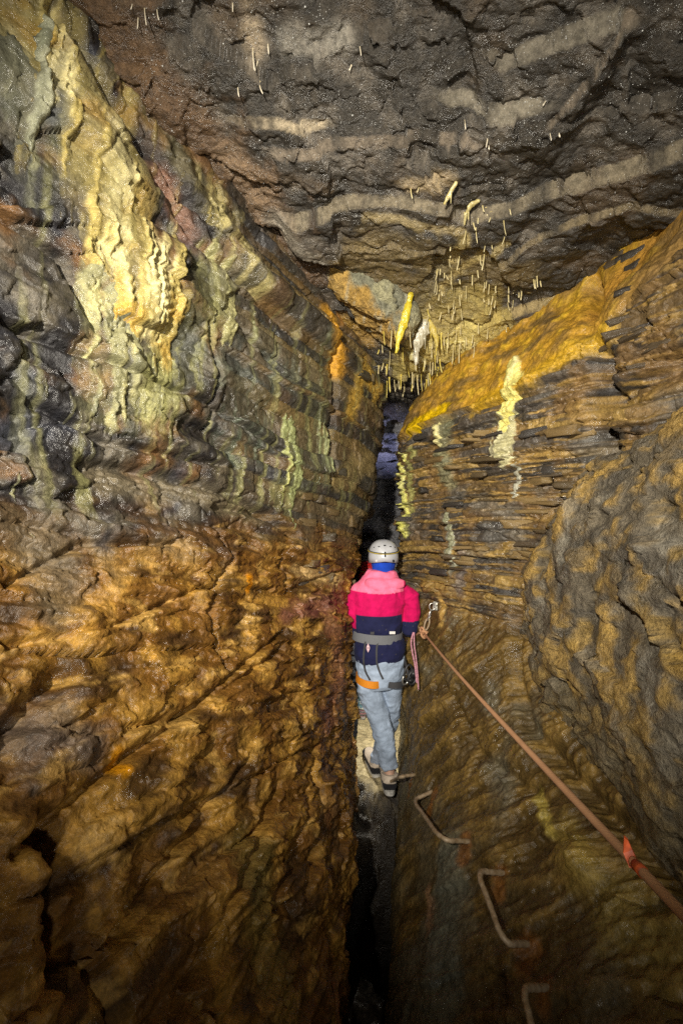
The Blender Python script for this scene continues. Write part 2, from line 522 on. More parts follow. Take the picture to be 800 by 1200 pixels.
ST = [
    # yellow-green and grey-green mineral wash
    ([(250, 330), (215, 400), (170, 470)], 0.16, (0.24, 0.23, 0.09), 0.8),
    ([(20, 90), (60, 130), (90, 180)], 0.22, (0.22, 0.22, 0.13), 0.7),
    ([(300, 400), (290, 520)], 0.16, (0.085, 0.10, 0.07), 0.8),
    ([(380, 400), (360, 560)], 0.14, (0.13, 0.135, 0.07), 0.7),
    ([(240, 420), (360, 440)], 0.12, (0.13, 0.135, 0.10), 0.7),
    ([(165, 130), (250, 240), (290, 330)], 0.10, (0.34, 0.29, 0.13), 0.75),
    ([(130, 110), (180, 180), (230, 270)], 0.05, (0.04, 0.033, 0.03), 0.85),
    ([(190, 215), (215, 270)], 0.07, (0.22, 0.12, 0.08), 0.7),
    ([(120, 560), (240, 580), (300, 600)], 0.07, (0.16, 0.13, 0.08), 0.6),
    # rust and iron spots
    ([(385, 370), (395, 430)], 0.09, (0.50, 0.26, 0.04), 0.9),
    ([(372, 300), (400, 370)], 0.07, (0.40, 0.20, 0.06), 0.8),
    ([(288, 680), (292, 690)], 0.028, (0.55, 0.22, 0.02), 0.95),
    ([(135, 885), (138, 905)], 0.025, (0.50, 0.22, 0.02), 0.8),
    ([(410, 480), (425, 430), (440, 460)], 0.08, (0.42, 0.27, 0.06), 0.8),
    ([(395, 560), (430, 540)], 0.10, (0.25, 0.19, 0.085), 0.6),
    ([(350, 670), (395, 680)], 0.05, (0.36, 0.24, 0.10), 0.8),
    ([(375, 720), (395, 790), (380, 850)], 0.10, (0.20, 0.09, 0.05), 0.75),
    ([(330, 720), (400, 700)], 0.06, (0.17, 0.07, 0.05), 0.7),
    ([(40, 640), (60, 700)], 0.12, (0.13, 0.10, 0.06), 0.7),
    ([(20, 870), (60, 850), (90, 880)], 0.08, (0.10, 0.095, 0.09), 0.6),
    ([(380, 900), (390, 1000)], 0.06, (0.10, 0.06, 0.03), 0.6),
    ([(290, 1000), (330, 1200)], 0.12, (0.16, 0.13, 0.04), 0.5),
]
streak = fbm(np.stack([wall_s * 16, Z * 0.9, w_big * 0.5], -1), 3)
fine = sstep(-0.05, 0.3, fbm(np.stack([wall_s * 24 + 0.7 * Wn, Z * 1.5, w_big], -1), 4))
for k, (pts, r, col, a) in enumerate(ST):
    m = a * stain(P0, path('L', pts), r, 1.6 * Wn + w_mid)
    C = mixc(C, col, m * (0.2 + 0.8 * fine) if k < 6 else m)
# thin seep streaks running straight down the upper wall
sm = sstep(0.12, 0.4, streak) * sstep(1.62, 1.8, Z) * sstep(3.1, 2.4, Z) * sstep(1.1, 1.5, Y)
C = mixc(C, (0.26, 0.25, 0.11), 0.6 * sm)
C = vivid(C, 1.06)
me = np_mesh('left_wall', V, grid_faces(*Y.shape), C)
left_wall = tag(link('cave_wall_left', me, 'rock_left'), 'rough left cave wall, brown broken rock below dark grey rock', None, None, 'structure')
LC = C
LV, LN, LP = V, surf_normals(V), P0
if LN[..., 0].mean() < 0: LN = -LN
def left_flow(pts, r, thick, cols, label, group=None, narrow=0.5, drip=16, solid=0.25):
    pp = path('L', pts)
    drape = fbm(np.stack([wall_s * drip, Z * 1.4, w_big], -1), 3)
    scal = np.sin((Z + 0.03 * drape + 0.02 * w_mid) * 2 * math.pi / 0.034 + 3 * drape)
    m = stain(LP, pp, r * 1.15, 1.6 * drape + 0.4 * Wn, narrow)
    m = m * (solid + (1 - solid) * fine)
    rip = (0.6 * thick + 0.004) * drape + 0.0035 * scal * (0.7 + Wn) + 0.004 * fbm(LP * 40, 3)
    c = mixc(np.broadcast_to(np.array(cols[0], np.float32), LV.shape), cols[1], sstep(-0.1, 0.35, drape + 0.4 * Wn))
    c = mixc(c, cols[2], 0.8 * sstep(0.1, 0.45, fbm(LP * 7 + 12, 3)))
    return sub_sheet('flowstone', LV, N, m, thick, rip, c, 'flowstone', False, label, 'flowstone', group, LC)
left_flow([(25, 20), (62, 75), (100, 130), (125, 190), (140, 245), (150, 300), (165, 345)], 0.21, 0.015,
          ((0.34, 0.27, 0.09), (0.60, 0.52, 0.25), (0.40, 0.25, 0.045)), 'thick cream yellow flowstone drape cascading down the left wall', narrow=0.6, solid=0.35)
left_flow([(125, 340), (130, 400), (120, 470)], 0.13, 0.010,
          ((0.20, 0.19, 0.10), (0.36, 0.33, 0.15), (0.15, 0.155, 0.11)), 'dull olive flowstone streaks under the cream yellow drape', narrow=0.7)
left_flow([(10, 10), (20, 60), (15, 110)], 0.12, 0.025,
          ((0.24, 0.24, 0.16), (0.36, 0.35, 0.23), (0.2, 0.21, 0.14)), 'pale grey-green flowstone beside the top of the yellow drape', narrow=0.6)
left_flow([(340, 512), (338, 560), (325, 580)], 0.085, 0.008,
          ((0.24, 0.26, 0.11), (0.40, 0.39, 0.13), (0.17, 0.2, 0.12)), 'green yellow flowstone ribbon with a hooked lower end', narrow=0.7, drip=26)
left_flow([(382, 515), (378, 560)], 0.08, 0.008,
          ((0.24, 0.26, 0.13), (0.40, 0.40, 0.18), (0.17, 0.2, 0.13)), 'green yellow flowstone ribbon nearest the dark slot', narrow=0.7, drip=26)
left_flow([(250, 300), (262, 340), (258, 380)], 0.06, 0.008,
          ((0.30, 0.28, 0.13), (0.55, 0.52, 0.28), (0.34, 0.33, 0.2)), 'slim pale yellow flowstone strip on the grey rock', narrow=0.7, drip=26)

# ================================================================== RIGHT WALL (slope, bedded face, ochre shelf)
yr = spaced([(-2.4, 0.7, 0.04), (0.7, 3.30, 0.0046), (3.30, 6.0, 0.05)])
zr = spaced([(-1.5, -0.15, 0.03), (-0.15, 2.75, 0.0052), (2.75, 3.5, 0.03)])
Y, Z = np.meshgrid(yr, zr, indexing='ij')
X = XR(Y, Z)
P0 = np.stack([X, Y, Z], -1).astype(np.float32)
N = surf_normals(P0)
if N[..., 0].mean() > 0: N = -N
w_big = fbm(P0 * 2.1 + 105, 3)
w_mid = fbm(P0 * 6.0 + 131, 4)
Wn = fbm(P0 * 12.0 + 103, 4)
along = -Y * 1.1
zs = 1.15 + 0.06 * w_mid                           # bottom of the bedded rock
slope = 1 - sstep(-0.05, 0.05, Z - zs + 0.1 * sstep(2.0, 1.4, Y))
zsh = np.interp(Y, [1.0, 1.45, 1.84, 2.2, 3.0], [2.74, 2.64, 2.42, 2.28, 2.21])
shelf = sstep(0.0, 0.05, Z - zsh + 0.05 * w_mid)
bed = Z + 0.035 * np.sin(Y * 2.1) + 0.03 * w_big + 0.006 * w_mid
ks, hs, ds, ts = strata(bed, Y, 8, 0.010, 0.065, 0.026, 0.020)
g1, k1, _ = facets(Y / 0.22 + 0.3 * w_mid, Z / 0.11 + 0.3 * Wn, 61, 0.5)
g2, k2, _ = facets(Y / 0.07 + 0.4 * Wn, Z / 0.028 + 0.3 * Wn, 66, 0.7)
H_b = hs + 0.030 * g1 + 0.012 * g2 + 0.04 * w_big - 0.010 * np.exp(-k1 / 0.03) + 0.006 * fbm(P0 * 40, 3)
# smooth water-worn slope with combed grooves running down and back
cb = math.radians(58)
qa = (Y * math.cos(cb) - Z * math.sin(cb))
qb = (Y * math.sin(cb) + Z * math.cos(cb))
comb = fbm(np.stack([qa * 3.5 + 0.5 * w_mid, qb * 17 + 0.8 * w_mid, X * 3], -1), 4)
comb2 = fbm(np.stack([qa * 9 + 0.5 * Wn, qb * 42, X * 5], -1), 3, ridged=True)
rel = 0.6 + 0.6 * sstep(0.35, 0.7, Z)            # trodden smoother low down
H_s = 0.05 * w_big + rel * (0.024 * comb + 0.007 * comb2) + 0.010 * w_mid + 0.003 * fbm(P0 * 50, 2)
f1, e1, _ = facets(qa / 0.3, qb / 0.13 + 0.3 * w_mid, 71, 0.6)
H_s = H_s + 0.022 * f1 * rel
H_f = 0.035 * w_mid + 0.012 * Wn + 0.04 * w_big + 0.005 * fbm(P0 * 40, 3)
H = H_s * slope + H_b * (1 - slope) * (1 - shelf) + H_f * shelf
for pts, r, dep in (
    ([(692, 330), (700, 420), (705, 540)], 0.035, 0.10),
    ([(705, 470), (760, 440), (800, 420)], 0.04, 0.08),
    ([(600, 720), (606, 800), (620, 850), (690, 930), (800, 1045)], 0.03, 0.05),
    ([(470, 575), (560, 560), (690, 530)], 0.008, 0.03),
    ([(490, 520), (560, 500), (690, 450)], 0.008, 0.035),
    ([(520, 800), (560, 880), (640, 940)], 0.02, 0.02),
):
    d = capd(P0, path('R', pts)) * (1 + 0.4 * Wn)
    H = H - dep * np.exp(-(d / r) ** 2)
for pts, r, dep in (
    ([(480, 505), (570, 470), (690, 425)], 0.02, 0.025),
    ([(500, 690), (590, 700)], 0.06, 0.03),
    ([(680, 1010), (720, 1050)], 0.06, 0.03),
    ([(640, 960), (690, 1020)], 0.05, 0.025),
):
    d = capd(P0, path('R', pts)) * (1 + 0.3 * Wn)
    H = H + dep * np.exp(-(d / r) ** 2)
V = P0 + N * H[..., None]
lay = np.array([[0.045, 0.038, 0.03], [0.09, 0.062, 0.032], [0.17, 0.112, 0.042], [0.03, 0.027, 0.024], [0.12, 0.08, 0.036],
                [0.06, 0.05, 0.04], [0.21, 0.145, 0.058]], np.float32)
Cb = lay[(ks * 3 + (perlin(np.stack([Y * 1.7, ks * 5.1, ks * 0.7], -1)) > 0.12) * 2) % 7] * 1.15
Cb = mixc(Cb, (0.30, 0.20, 0.075), 0.8 * sstep(0.1, 0.35, fbm(np.stack([Y * 5, bed * 60, X * 4], -1), 3)))
Cb = mixc(Cb, (0.05, 0.045, 0.042), 0.8 * sstep(0.15, 0.4, fbm(np.stack([Y * 4, bed * 45 + 9, X * 4], -1), 3)))
Cb = mixc(Cb, (0.16, 0.10, 0.045), 0.7 * sstep(0.0, 0.4, w_mid))
Cb = mixc(Cb, (0.10, 0.095, 0.085), 0.7 * sstep(0.1, 0.45, fbm(P0 * 4 + 9, 3)))
Cs = mixc(np.broadcast_to(np.array([0.07, 0.046, 0.018], np.float32), V.shape), (0.165, 0.108, 0.038), sstep(-0.15, 0.4, comb + 0.3 * Wn))
Cs = mixc(Cs, (0.10, 0.085, 0.055), sstep(0.1, 0.4, fbm(P0 * 3 + 40, 3)))
Cs = mixc(Cs, (0.095, 0.083, 0.055), 0.6 * sstep(0.6, 0.3, Z) * sstep(-0.3, 0.3, w_mid))
Cf = mixc(np.broadcast_to(np.array([0.36, 0.21, 0.045], np.float32), V.shape), (0.24, 0.15, 0.055), sstep(-0.1, 0.4, w_mid))
Cf = mixc(Cf, (0.50, 0.33, 0.06), 0.7 * sstep(0.05, 0.4, Wn))
Cf = mixc(Cf, (0.11, 0.075, 0.035), 0.85 * sstep(0.0, 0.3, fbm(P0 * np.array([5, 5, 12], np.float32) + 61, 4)))
Cf = mixc(Cf, (0.20, 0.13, 0.06), 0.8 * sstep(2.05, 1.6, Y) + 0.0 * Y)
C = Cs * slope[..., None] + (Cb * (1 - shelf[..., None]) + Cf * shelf[..., None]) * (1 - slope[..., None])
for pts, r, col, a in [
    ([(480, 500), (520, 480)], 0.06, (0.62, 0.42, 0.02), 0.9),
    ([(560, 470), (630, 440), (700, 390)], 0.07, (0.48, 0.30, 0.04), 0.6),
    ([(690, 360), (760, 280), (800, 235)], 0.10, (0.40, 0.22, 0.06), 0.8),
    ([(520, 500), (520, 560)], 0.10, (0.19, 0.19, 0.12), 0.75),
    ([(480, 530), (478, 620)], 0.04, (0.28, 0.27, 0.11), 0.8),
    ([(525, 600), (530, 690)], 0.035, (0.22, 0.22, 0.18), 0.8),
    ([(560, 590), (600, 600), (605, 640)], 0.06, (0.15, 0.13, 0.10), 0.6),
    ([(500, 680), (545, 690)], 0.09, (0.26, 0.17, 0.06), 0.7),
    ([(515, 705), (518, 730)], 0.04, (0.42, 0.28, 0.10), 0.8),
    ([(545, 650), (540, 690)], 0.05, (0.13, 0.12, 0.12), 0.7),
    ([(630, 935), (650, 975)], 0.025, (0.34, 0.27, 0.08), 0.8),
    ([(670, 980), (690, 1020)], 0.07, (0.26, 0.19, 0.06), 0.6),
    ([(500, 1040), (505, 1090)], 0.03, (0.25, 0.15, 0.09), 0.7),
    ([(530, 1000), (520, 1180)], 0.12, (0.12, 0.125, 0.10), 0.7),
    ([(720, 1060), (790, 1120)], 0.12, (0.20, 0.15, 0.05), 0.6),
    ([(505, 928), (502, 950)], 0.035, (0.17, 0.075, 0.025), 0.8),
    ([(549, 986), (546, 1008)], 0.035, (0.17, 0.075, 0.025), 0.8),
    ([(589, 1023), (586, 1045)], 0.035, (0.17, 0.075, 0.025), 0.8),
    ([(617, 1106), (614, 1128)], 0.035, (0.17, 0.075, 0.025), 0.8),
    ([(640, 1157), (637, 1179)], 0.035, (0.17, 0.075, 0.025), 0.8),
    ([(484, 909), (481, 931)], 0.035, (0.17, 0.075, 0.025), 0.8),
]:
    C = mixc(C, col, a * stain(P0, path('R', pts), r, 1.6 * Wn + w_mid))
C = vivid(C, 1.12)
me = np_mesh('right_wall', V, grid_faces(*Y.shape, flip=True), C)
right_wall = tag(link('cave_wall_right', me, 'rock_right'), 'right cave wall of thin dark beds above a worn brown slope', None, None, 'structure')
RV, RN, RP, RC = V, N, P0, C
rz = Z
def right_flow(pts, r, thick, cols, label, narrow=0.4, drip=26):
    pp = path('R', pts)
    drape = fbm(np.stack([along * drip, Z * 1.6, w_big], -1), 3)
    m = stain(RP, pp, r * 1.25, 1.5 * drape + 0.3 * Wn, narrow)
    rip = 0.006 * drape + 0.002 * np.sin(Z * 2 * math.pi / 0.03 + 4 * drape)
    c = mixc(np.broadcast_to(np.array(cols[0], np.float32), RV.shape), cols[1], sstep(-0.1, 0.35, drape + 0.4 * Wn))
    return sub_sheet('flowstone', RV, RN, m, thick, rip, c, 'flowstone', True, label, 'flowstone', None, RC)
right_flow([(603, 428), (596, 470), (590, 500)], 0.045, 0.018, ((0.62, 0.55, 0.17), (0.66, 0.60, 0.30)), 'bright yellow flowstone tongue crossing the ochre shelf')
right_flow([(592, 490), (590, 535)], 0.058, 0.016, ((0.40, 0.37, 0.20), (0.52, 0.49, 0.30)), 'grey-cream flowstone apron below the bright yellow tongue')
right_flow([(512, 500), (513, 520)], 0.024, 0.014, ((0.55, 0.50, 0.22), (0.64, 0.58, 0.28)), 'small cream drip curtain on the bedded right wall')
right_flow([(470, 535), (472, 590), (474, 625)], 0.030, 0.014, ((0.50, 0.48, 0.12), (0.58, 0.56, 0.22)), 'narrow yellow green flowstone rib on the edge of the dark slot')
right_flow([(603, 545), (604, 580)], 0.014, 0.006, ((0.32, 0.31, 0.24), (0.40, 0.38, 0.28)), 'thin grey seep streak under the cream flowstone apron')
right_flow([(528, 600), (530, 660)], 0.022, 0.006, ((0.28, 0.28, 0.18), (0.34, 0.34, 0.26)), 'faint grey seep streak low on the bedded right wall')

# ================================================================== CEILING
xc = spaced([(-1.5, -1.15, 0.03), (-1.15, 1.55, 0.0058), (1.55, 1.9, 0.03)])
yc = spaced([(-2.4, 0.5, 0.04), (0.5, 3.6, 0.0062), (3.6, 6.0, 0.05)])
X, Y = np.meshgrid(xc, yc, indexing='ij')
Z = ZC(X, Y)
P0 = np.stack([X, Y, Z], -1).astype(np.float32)
w_big = fbm(P0 * 2.0 + 205, 3)
w_mid = fbm(P0 * 6.5 + 231, 4)
Wn = fbm(P0 * 13.0 + 203, 4)
g1, k1, _ = facets(X / 0.42 + 0.25 * w_mid, Y / 0.30 + 0.25 * w_mid, 81, 0.5)
g2, k2, _ = facets(X / 0.085 + 0.5 * Wn, Y / 0.05 + 0.5 * Wn, 85, 0.9)
g3, k3, _ = facets(X / 0.035 + 0.5 * Wn, Y / 0.024 + 0.5 * Wn, 89, 0.8)
D = 0.055 * g1 + 0.009 * g2 + 0.004 * g3 + 0.05 * w_big + 0.022 * w_mid + 0.008 * Wn - 0.006 * np.exp(-k1 / 0.02)
C = mixc(np.broadcast_to(np.array([0.044, 0.039, 0.032], np.float32), P0.shape), (0.125, 0.108, 0.086), sstep(-0.1, 0.45, w_mid + 0.6 * Wn))
C = mixc(C, (0.10, 0.07, 0.042), 0.6 * sstep(0.05, 0.4, fbm(P0 * 3.5 + 9, 3)))
# the roof steps down bed by bed: each riser is a pale band facing the entrance
steps = [
    ([(330, 158), (420, 150), (528, 150), (545, 140)], 0.045, 0.02, (0.162, 0.132, 0.098)),
    ([(530, 112), (585, 108), (632, 100)], 0.045, 0.02, (0.178, 0.157, 0.119)),
    ([(345, 235), (420, 214), (525, 214), (545, 235), (600, 224), (670, 205), (740, 180), (800, 150)], 0.075, 0.02, (0.178, 0.149, 0.102)),
    ([(590, 60), (640, 40), (720, 5)], 0.05, 0.02, (0.145, 0.128, 0.098)),
    ([(645, 125), (690, 75), (735, 5)], 0.03, 0.02, (0.153, 0.123, 0.089)),
    ([(560, 378), (600, 362), (660, 342), (700, 335)], 0.06, 0.02, (0.30, 0.23, 0.11)),
    ([(590, 290), (620, 265), (680, 240), (740, 215)], 0.03, 0.02, (0.162, 0.128, 0.076)),
    ([(290, 130), (330, 125), (365, 132)], 0.025, 0.02, (0.34, 0.28, 0.19)),
]
for pts, drop, w, col in steps:
    pp = path('C', pts)
    xs, ys = pp[:, 0], pp[:, 1]
    yi = np.interp(X, xs, ys) + 0.022 * w_mid + 0.014 * Wn + 0.006 * g3 + 0.008 * g2
    ends = sstep(xs.min() - 0.10, xs.min() + 0.02, X) * sstep(xs.max() + 0.10, xs.max() - 0.02, X)
    if xs.max() > 0.95: ends = sstep(xs.min() - 0.10, xs.min() + 0.02, X)
    dy = Y - yi
    D = D - 1.0 * drop * ends * (0.75 + 0.7 * w_big) * sstep(0, 0.022, dy) * (1 - sstep(0.10, 0.7, dy))
    bandw = sstep(-0.006, 0.002, dy + 0.006 * Wn) * sstep(0.026, 0.018, dy + 0.01 * Wn) * ends
    C = mixc(C, col, np.clip(bandw * (0.9 + 2.0 * Wn + 1.4 * w_mid), 0, 0.95))
for pts, r, col, a in [
    ([(110, 20), (220, 130), (300, 230), (370, 310)], 0.16, (0.12, 0.072, 0.038), 0.85),
    ([(270, 180), (330, 260)], 0.10, (0.22, 0.15, 0.09), 0.7),
    ([(330, 250), (370, 290)], 0.09, (0.22, 0.20, 0.16), 0.8),
    ([(480, 200), (520, 190)], 0.05, (0.34, 0.26, 0.15), 0.8),
    ([(430, 230), (540, 245)], 0.035, (0.38, 0.30, 0.15), 0.8),
    ([(295, 40), (300, 60)], 0.05, (0.34, 0.27, 0.18), 0.75),
    ([(340, 55), (400, 45)], 0.05, (0.26, 0.24, 0.20), 0.6),
    ([(420, 290), (470, 330)], 0.16, (0.20, 0.14, 0.05), 0.6),
    ([(500, 380), (560, 350)], 0.16, (0.36, 0.28, 0.09), 0.85),
    ([(480, 420), (540, 400), (580, 380)], 0.14, (0.44, 0.34, 0.10), 0.85),
    ([(440, 270), (520, 300), (600, 310)], 0.14, (0.20, 0.15, 0.07), 0.7),
    ([(540, 420), (620, 380), (690, 340)], 0.05, (0.30, 0.24, 0.14), 0.8),
    ([(530, 300), (500, 350)], 0.10, (0.19, 0.15, 0.06), 0.5),
    ([(400, 380), (430, 400)], 0.10, (0.42, 0.25, 0.05), 0.7),
    ([(485, 395), (520, 400), (550, 385)], 0.11, (0.56, 0.46, 0.16), 0.9),
    ([(470, 430), (500, 440)], 0.12, (0.40, 0.32, 0.10), 0.7),
    ([(530, 300), (545, 255)], 0.035, (0.40, 0.31, 0.12), 0.8),
    ([(500, 360), (540, 310), (590, 270)], 0.03, (0.40, 0.31, 0.12), 0.7),
]:
    C = mixc(C, col, a * stain(P0, path('C', pts), r, 1.6 * Wn + w_mid))
V = P0.copy()
V[..., 2] += D
me = np_mesh('ceiling', V, grid_faces(*Y.shape, flip=True), C)
ceiling = tag(link('cave_ceiling', me, 'rock_ceiling'), 'dark grey stepped cave roof crossed by pale tan bands', None, None, 'structure')
ceil_bvh_v, ceil_shape = V, Y.shape

# ================================================================== FLOOR of the slot
xf = spaced([(-0.5, 0.9, 0.007)])
yf = spaced([(0.3, 2.0, 0.03), (2.0, 3.7, 0.007), (3.7, 6.0, 0.05)])
X, Y = np.meshgrid(xf, yf, indexing='ij')
ZF = np.interp(Y, [0.3, 1.5, 2.1, 2.5, 2.66, 2.80, 2.9, 6.0], [-1.48, -1.46, -1.35, -0.85, -0.35, -0.08, -0.03, 0.02])
P0 = np.stack([X, Y, ZF], -1).astype(np.float32)
w_mid = fbm(P0 * 6 + 331, 4)
Wn = fbm(P0 * 16 + 303, 3)
g1, k1, _ = facets(X / 0.11 + 0.3 * w_mid, Y / 0.12 + 0.3 * w_mid, 101, 0.6)
back = sstep(2.7, 2.95, Y)
V = P0.copy()
V[..., 2] += (0.08 * g1 + 0.06 * w_mid) * (1 - 0.85 * back) + 0.012 * Wn
C = mixc(np.broadcast_to(np.array([0.022, 0.016, 0.010], np.float32), V.shape), (0.50, 0.41, 0.23), sstep(2.86, 3.0, Y + 0.15 * w_mid))  # near-black front: the shade of the deep slot put into the colour
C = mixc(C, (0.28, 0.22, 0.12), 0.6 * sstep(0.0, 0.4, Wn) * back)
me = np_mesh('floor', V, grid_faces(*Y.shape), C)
tag(link('cave_floor', me, 'rock_right'), 'pale sandy floor of the slot, dropping away in steps coloured dark for shade', None, None, 'structure')
# far end of the passage
yy = spaced([(-0.6, 1.2, 0.01)])
zz = spaced([(-0.3, 3.2, 0.01)])
A, B = np.meshgrid(yy, zz, indexing='ij')
P0 = np.stack([A, np.full_like(A, 4.75) - 0.55 * sstep(1.95, 2.4, B), B], -1).astype(np.float32)
w_mid = fbm(P0 * 5 + 431, 4)
ks, hs, ds, ts = strata(B + 0.02 * w_mid, A, 31, 0.03, 0.1, 0.04, 0.05)
g2, k2, _ = facets(A / 0.14, B / 0.06 + 0.3 * w_mid, 185, 0.9)
P0[..., 1] -= 1.3 * hs + 0.10 * w_mid + 0.06 * g2
C = mixc(np.broadcast_to(np.array([0.15, 0.15, 0.16], np.float32), P0.shape), (0.26, 0.25, 0.25), sstep(-0.1, 0.3, w_mid))
me = np_mesh('end', P0, grid_faces(*A.shape), C)
tag(link('cave_wall_back', me, 'rock_ceiling'), 'layered rock closing the narrow slot ahead', None, None, 'structure')

# ================================================================== loose masses of rock
def rock_mass(name, centre, radii, power, n, seed, amp, coarse, colf, mat, label, rot=0.0, shape=None):
    g = np.linspace(-1, 1, n)
    A, B = np.meshgrid(g, g, indexing='ij')
    Vs, Fs, off = [], [], 0
    for ax in range(3):
        for sg in (-1, 1):
            o = np.full_like(A, sg)
            T = [None] * 3
            T[ax] = o
            T[(ax + 1) % 3] = A
            T[(ax + 2) % 3] = B
            Q = np.stack(T, -1)
            Q = Q / (np.abs(Q) ** power).sum(-1, keepdims=True) ** (1 / power)
            Vs.append(Q.reshape(-1, 3))
            Fs.append(grid_faces(n, n, flip=(sg < 0)) + off)
            off += n * n
    Q = np.concatenate(Vs).astype(np.float32)
    F = np.concatenate(Fs)
    nrm = Q * (np.abs(Q) ** (power - 2))
    nrm = nrm / np.array(radii)
    nrm /= np.linalg.norm(nrm, axis=1, keepdims=True)
    L = Q * np.array(radii, np.float32)
    if shape is not None:
        L = shape(L)
    wb = fbm(L * coarse + seed, 3)
    wm = fbm(L * coarse * 3 + seed + 9, 4)
    wn = fbm(L * 13 + seed + 5, 4)
    # chips in the dominant plane
    ga, ka, _ = facets(L[:, 1] / 0.20 + 0.5 * wm, L[:, 2] / 0.13 + 0.4 * wm + L[:, 0] * 4, int(seed) + 1, 0.8)
    gb, kb, _ = facets(L[:, 1] / 0.075 + 0.5 * wn, L[:, 2] / 0.045 + 0.5 * wn + L[:, 0] * 9, int(seed) + 2, 0.9)
    hgt = amp * (1.7 * wb + 0.9 * wm + 0.7 * ga + 0.32 * gb + 0.35 * wn) - amp * 0.25 * np.exp(-ka / 0.03)
    L = L + nrm * hgt[:, None]
    c, s = math.cos(rot), math.sin(rot)
    L = np.stack([L[:, 0] * c - L[:, 1] * s, L[:, 0] * s + L[:, 1] * c, L[:, 2]], -1)
    Cc = vivid(colf(L, wb, wm, wn), 1.08)
    me = np_mesh(name, L, F, Cc)
    bm = bmesh.new()
    bm.from_mesh(me)
    bmesh.ops.remove_doubles(bm, verts=bm.verts, dist=0.0004)
    bmesh.ops.recalc_face_normals(bm, faces=bm.faces)
    bm.to_mesh(me)
    bm.free()
    o = link(name, me, mat)
    o.location = centre
    tag(o, label, 'rock')
    return o
def col_boulder(L, wb, wm, wn):
    c = mixc(np.broadcast_to(np.array([0.12, 0.10, 0.07], np.float32), L.shape), (0.31, 0.205, 0.07), sstep(-0.08, 0.28, wm + 1.1 * wn))
    c = mixc(c, (0.07, 0.062, 0.05), 0.75 * sstep(0.05, 0.35, fbm(L * 7 + 3, 5)))
    c = mixc(c, (0.22, 0.20, 0.16), 0.7 * sstep(0.15, 0.35, fbm(L * 9 + 13, 5)))
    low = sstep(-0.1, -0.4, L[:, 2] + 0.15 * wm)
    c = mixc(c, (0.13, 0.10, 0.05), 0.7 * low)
    c = mixc(c, (0.40, 0.26, 0.07), 0.5 * sstep(0.2, 0.4, fbm(L * 9 + 33, 3)))
    return c
def shp_boulder(L):
    L = L.copy()
    # leaning top, undercut foot
    t = np.clip((L[:, 2] + 0.64) / 1.28, 0, 1)
    L[:, 1] -= 0.42 * np.clip(t - 0.45, 0, 1) * np.clip(L[:, 1] / 0.95 + 0.4, 0, 1.4)
    L[:, 0] += 0.16 * np.clip(t - 0.55, 0, 1)
    return L
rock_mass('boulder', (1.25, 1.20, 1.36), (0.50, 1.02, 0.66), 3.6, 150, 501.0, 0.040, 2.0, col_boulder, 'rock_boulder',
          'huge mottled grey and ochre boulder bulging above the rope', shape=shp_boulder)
def col_nose(L, wb, wm, wn):
    c = mixc(np.broadcast_to(np.array([0.20, 0.195, 0.14], np.float32), L.shape), (0.34, 0.32, 0.20), sstep(-0.1, 0.3, wm))
    c = mixc(c, (0.42, 0.25, 0.06), 0.8 * sstep(-0.03, -0.10, L[:, 2] + 0.12 * wn))
    c = mixc(c, (0.45, 0.43, 0.33), 0.7 * sstep(0.15, 0.4, fbm(np.stack([L[:, 0] * 30 + L[:, 2] * 14, L[:, 1] * 6, L[:, 2] * 3], -1), 3)))
    return c
nose = rock_mass('hanging_rock', tuple(at(412, 330, 2.56)), (0.42, 0.20, 0.115), 4.0, 90, 601.0, 0.03, 4.0, col_nose, 'rock_boulder',
          'grey-green rock nose slanting down from the roof to the yellow curtain', rot=0.25)
nose.rotation_euler = (0, math.radians(38), 0)

#@@PART2
# ================================================================== shape helpers for small things
def raybvh(objs):
    vs, fs, off = [], [], 0
    for o in objs:
        M = o.matrix_world
        me = o.data
        n = len(me.vertices)
        co = np.empty(n * 3, np.float32)
        me.vertices.foreach_get('co', co)
        co = co.reshape(-1, 3)
        R = np.array(M)
        co = co @ R[:3, :3].T + R[:3, 3]
        idx = np.empty(len(me.loops), np.int32)
        me.loops.foreach_get('vertex_index', idx)
        tot = np.empty(len(me.polygons), np.int32)
        me.polygons.foreach_get('loop_total', tot)
        vs.append(co)
        q = np.split(idx + off, np.cumsum(tot)[:-1]) if tot.min() != tot.max() else (idx + off).reshape(-1, tot[0])
        fs.extend([list(map(int, f)) for f in q])
        off += n
    return BVHTree.FromPolygons(np.concatenate(vs).tolist(), fs)
def shoot(bvh, u, v):
    d = Vector(ray(u, v)).normalized()
    return bvh.ray_cast(Vector((0, 0, CAM_Z)), d)[:2]

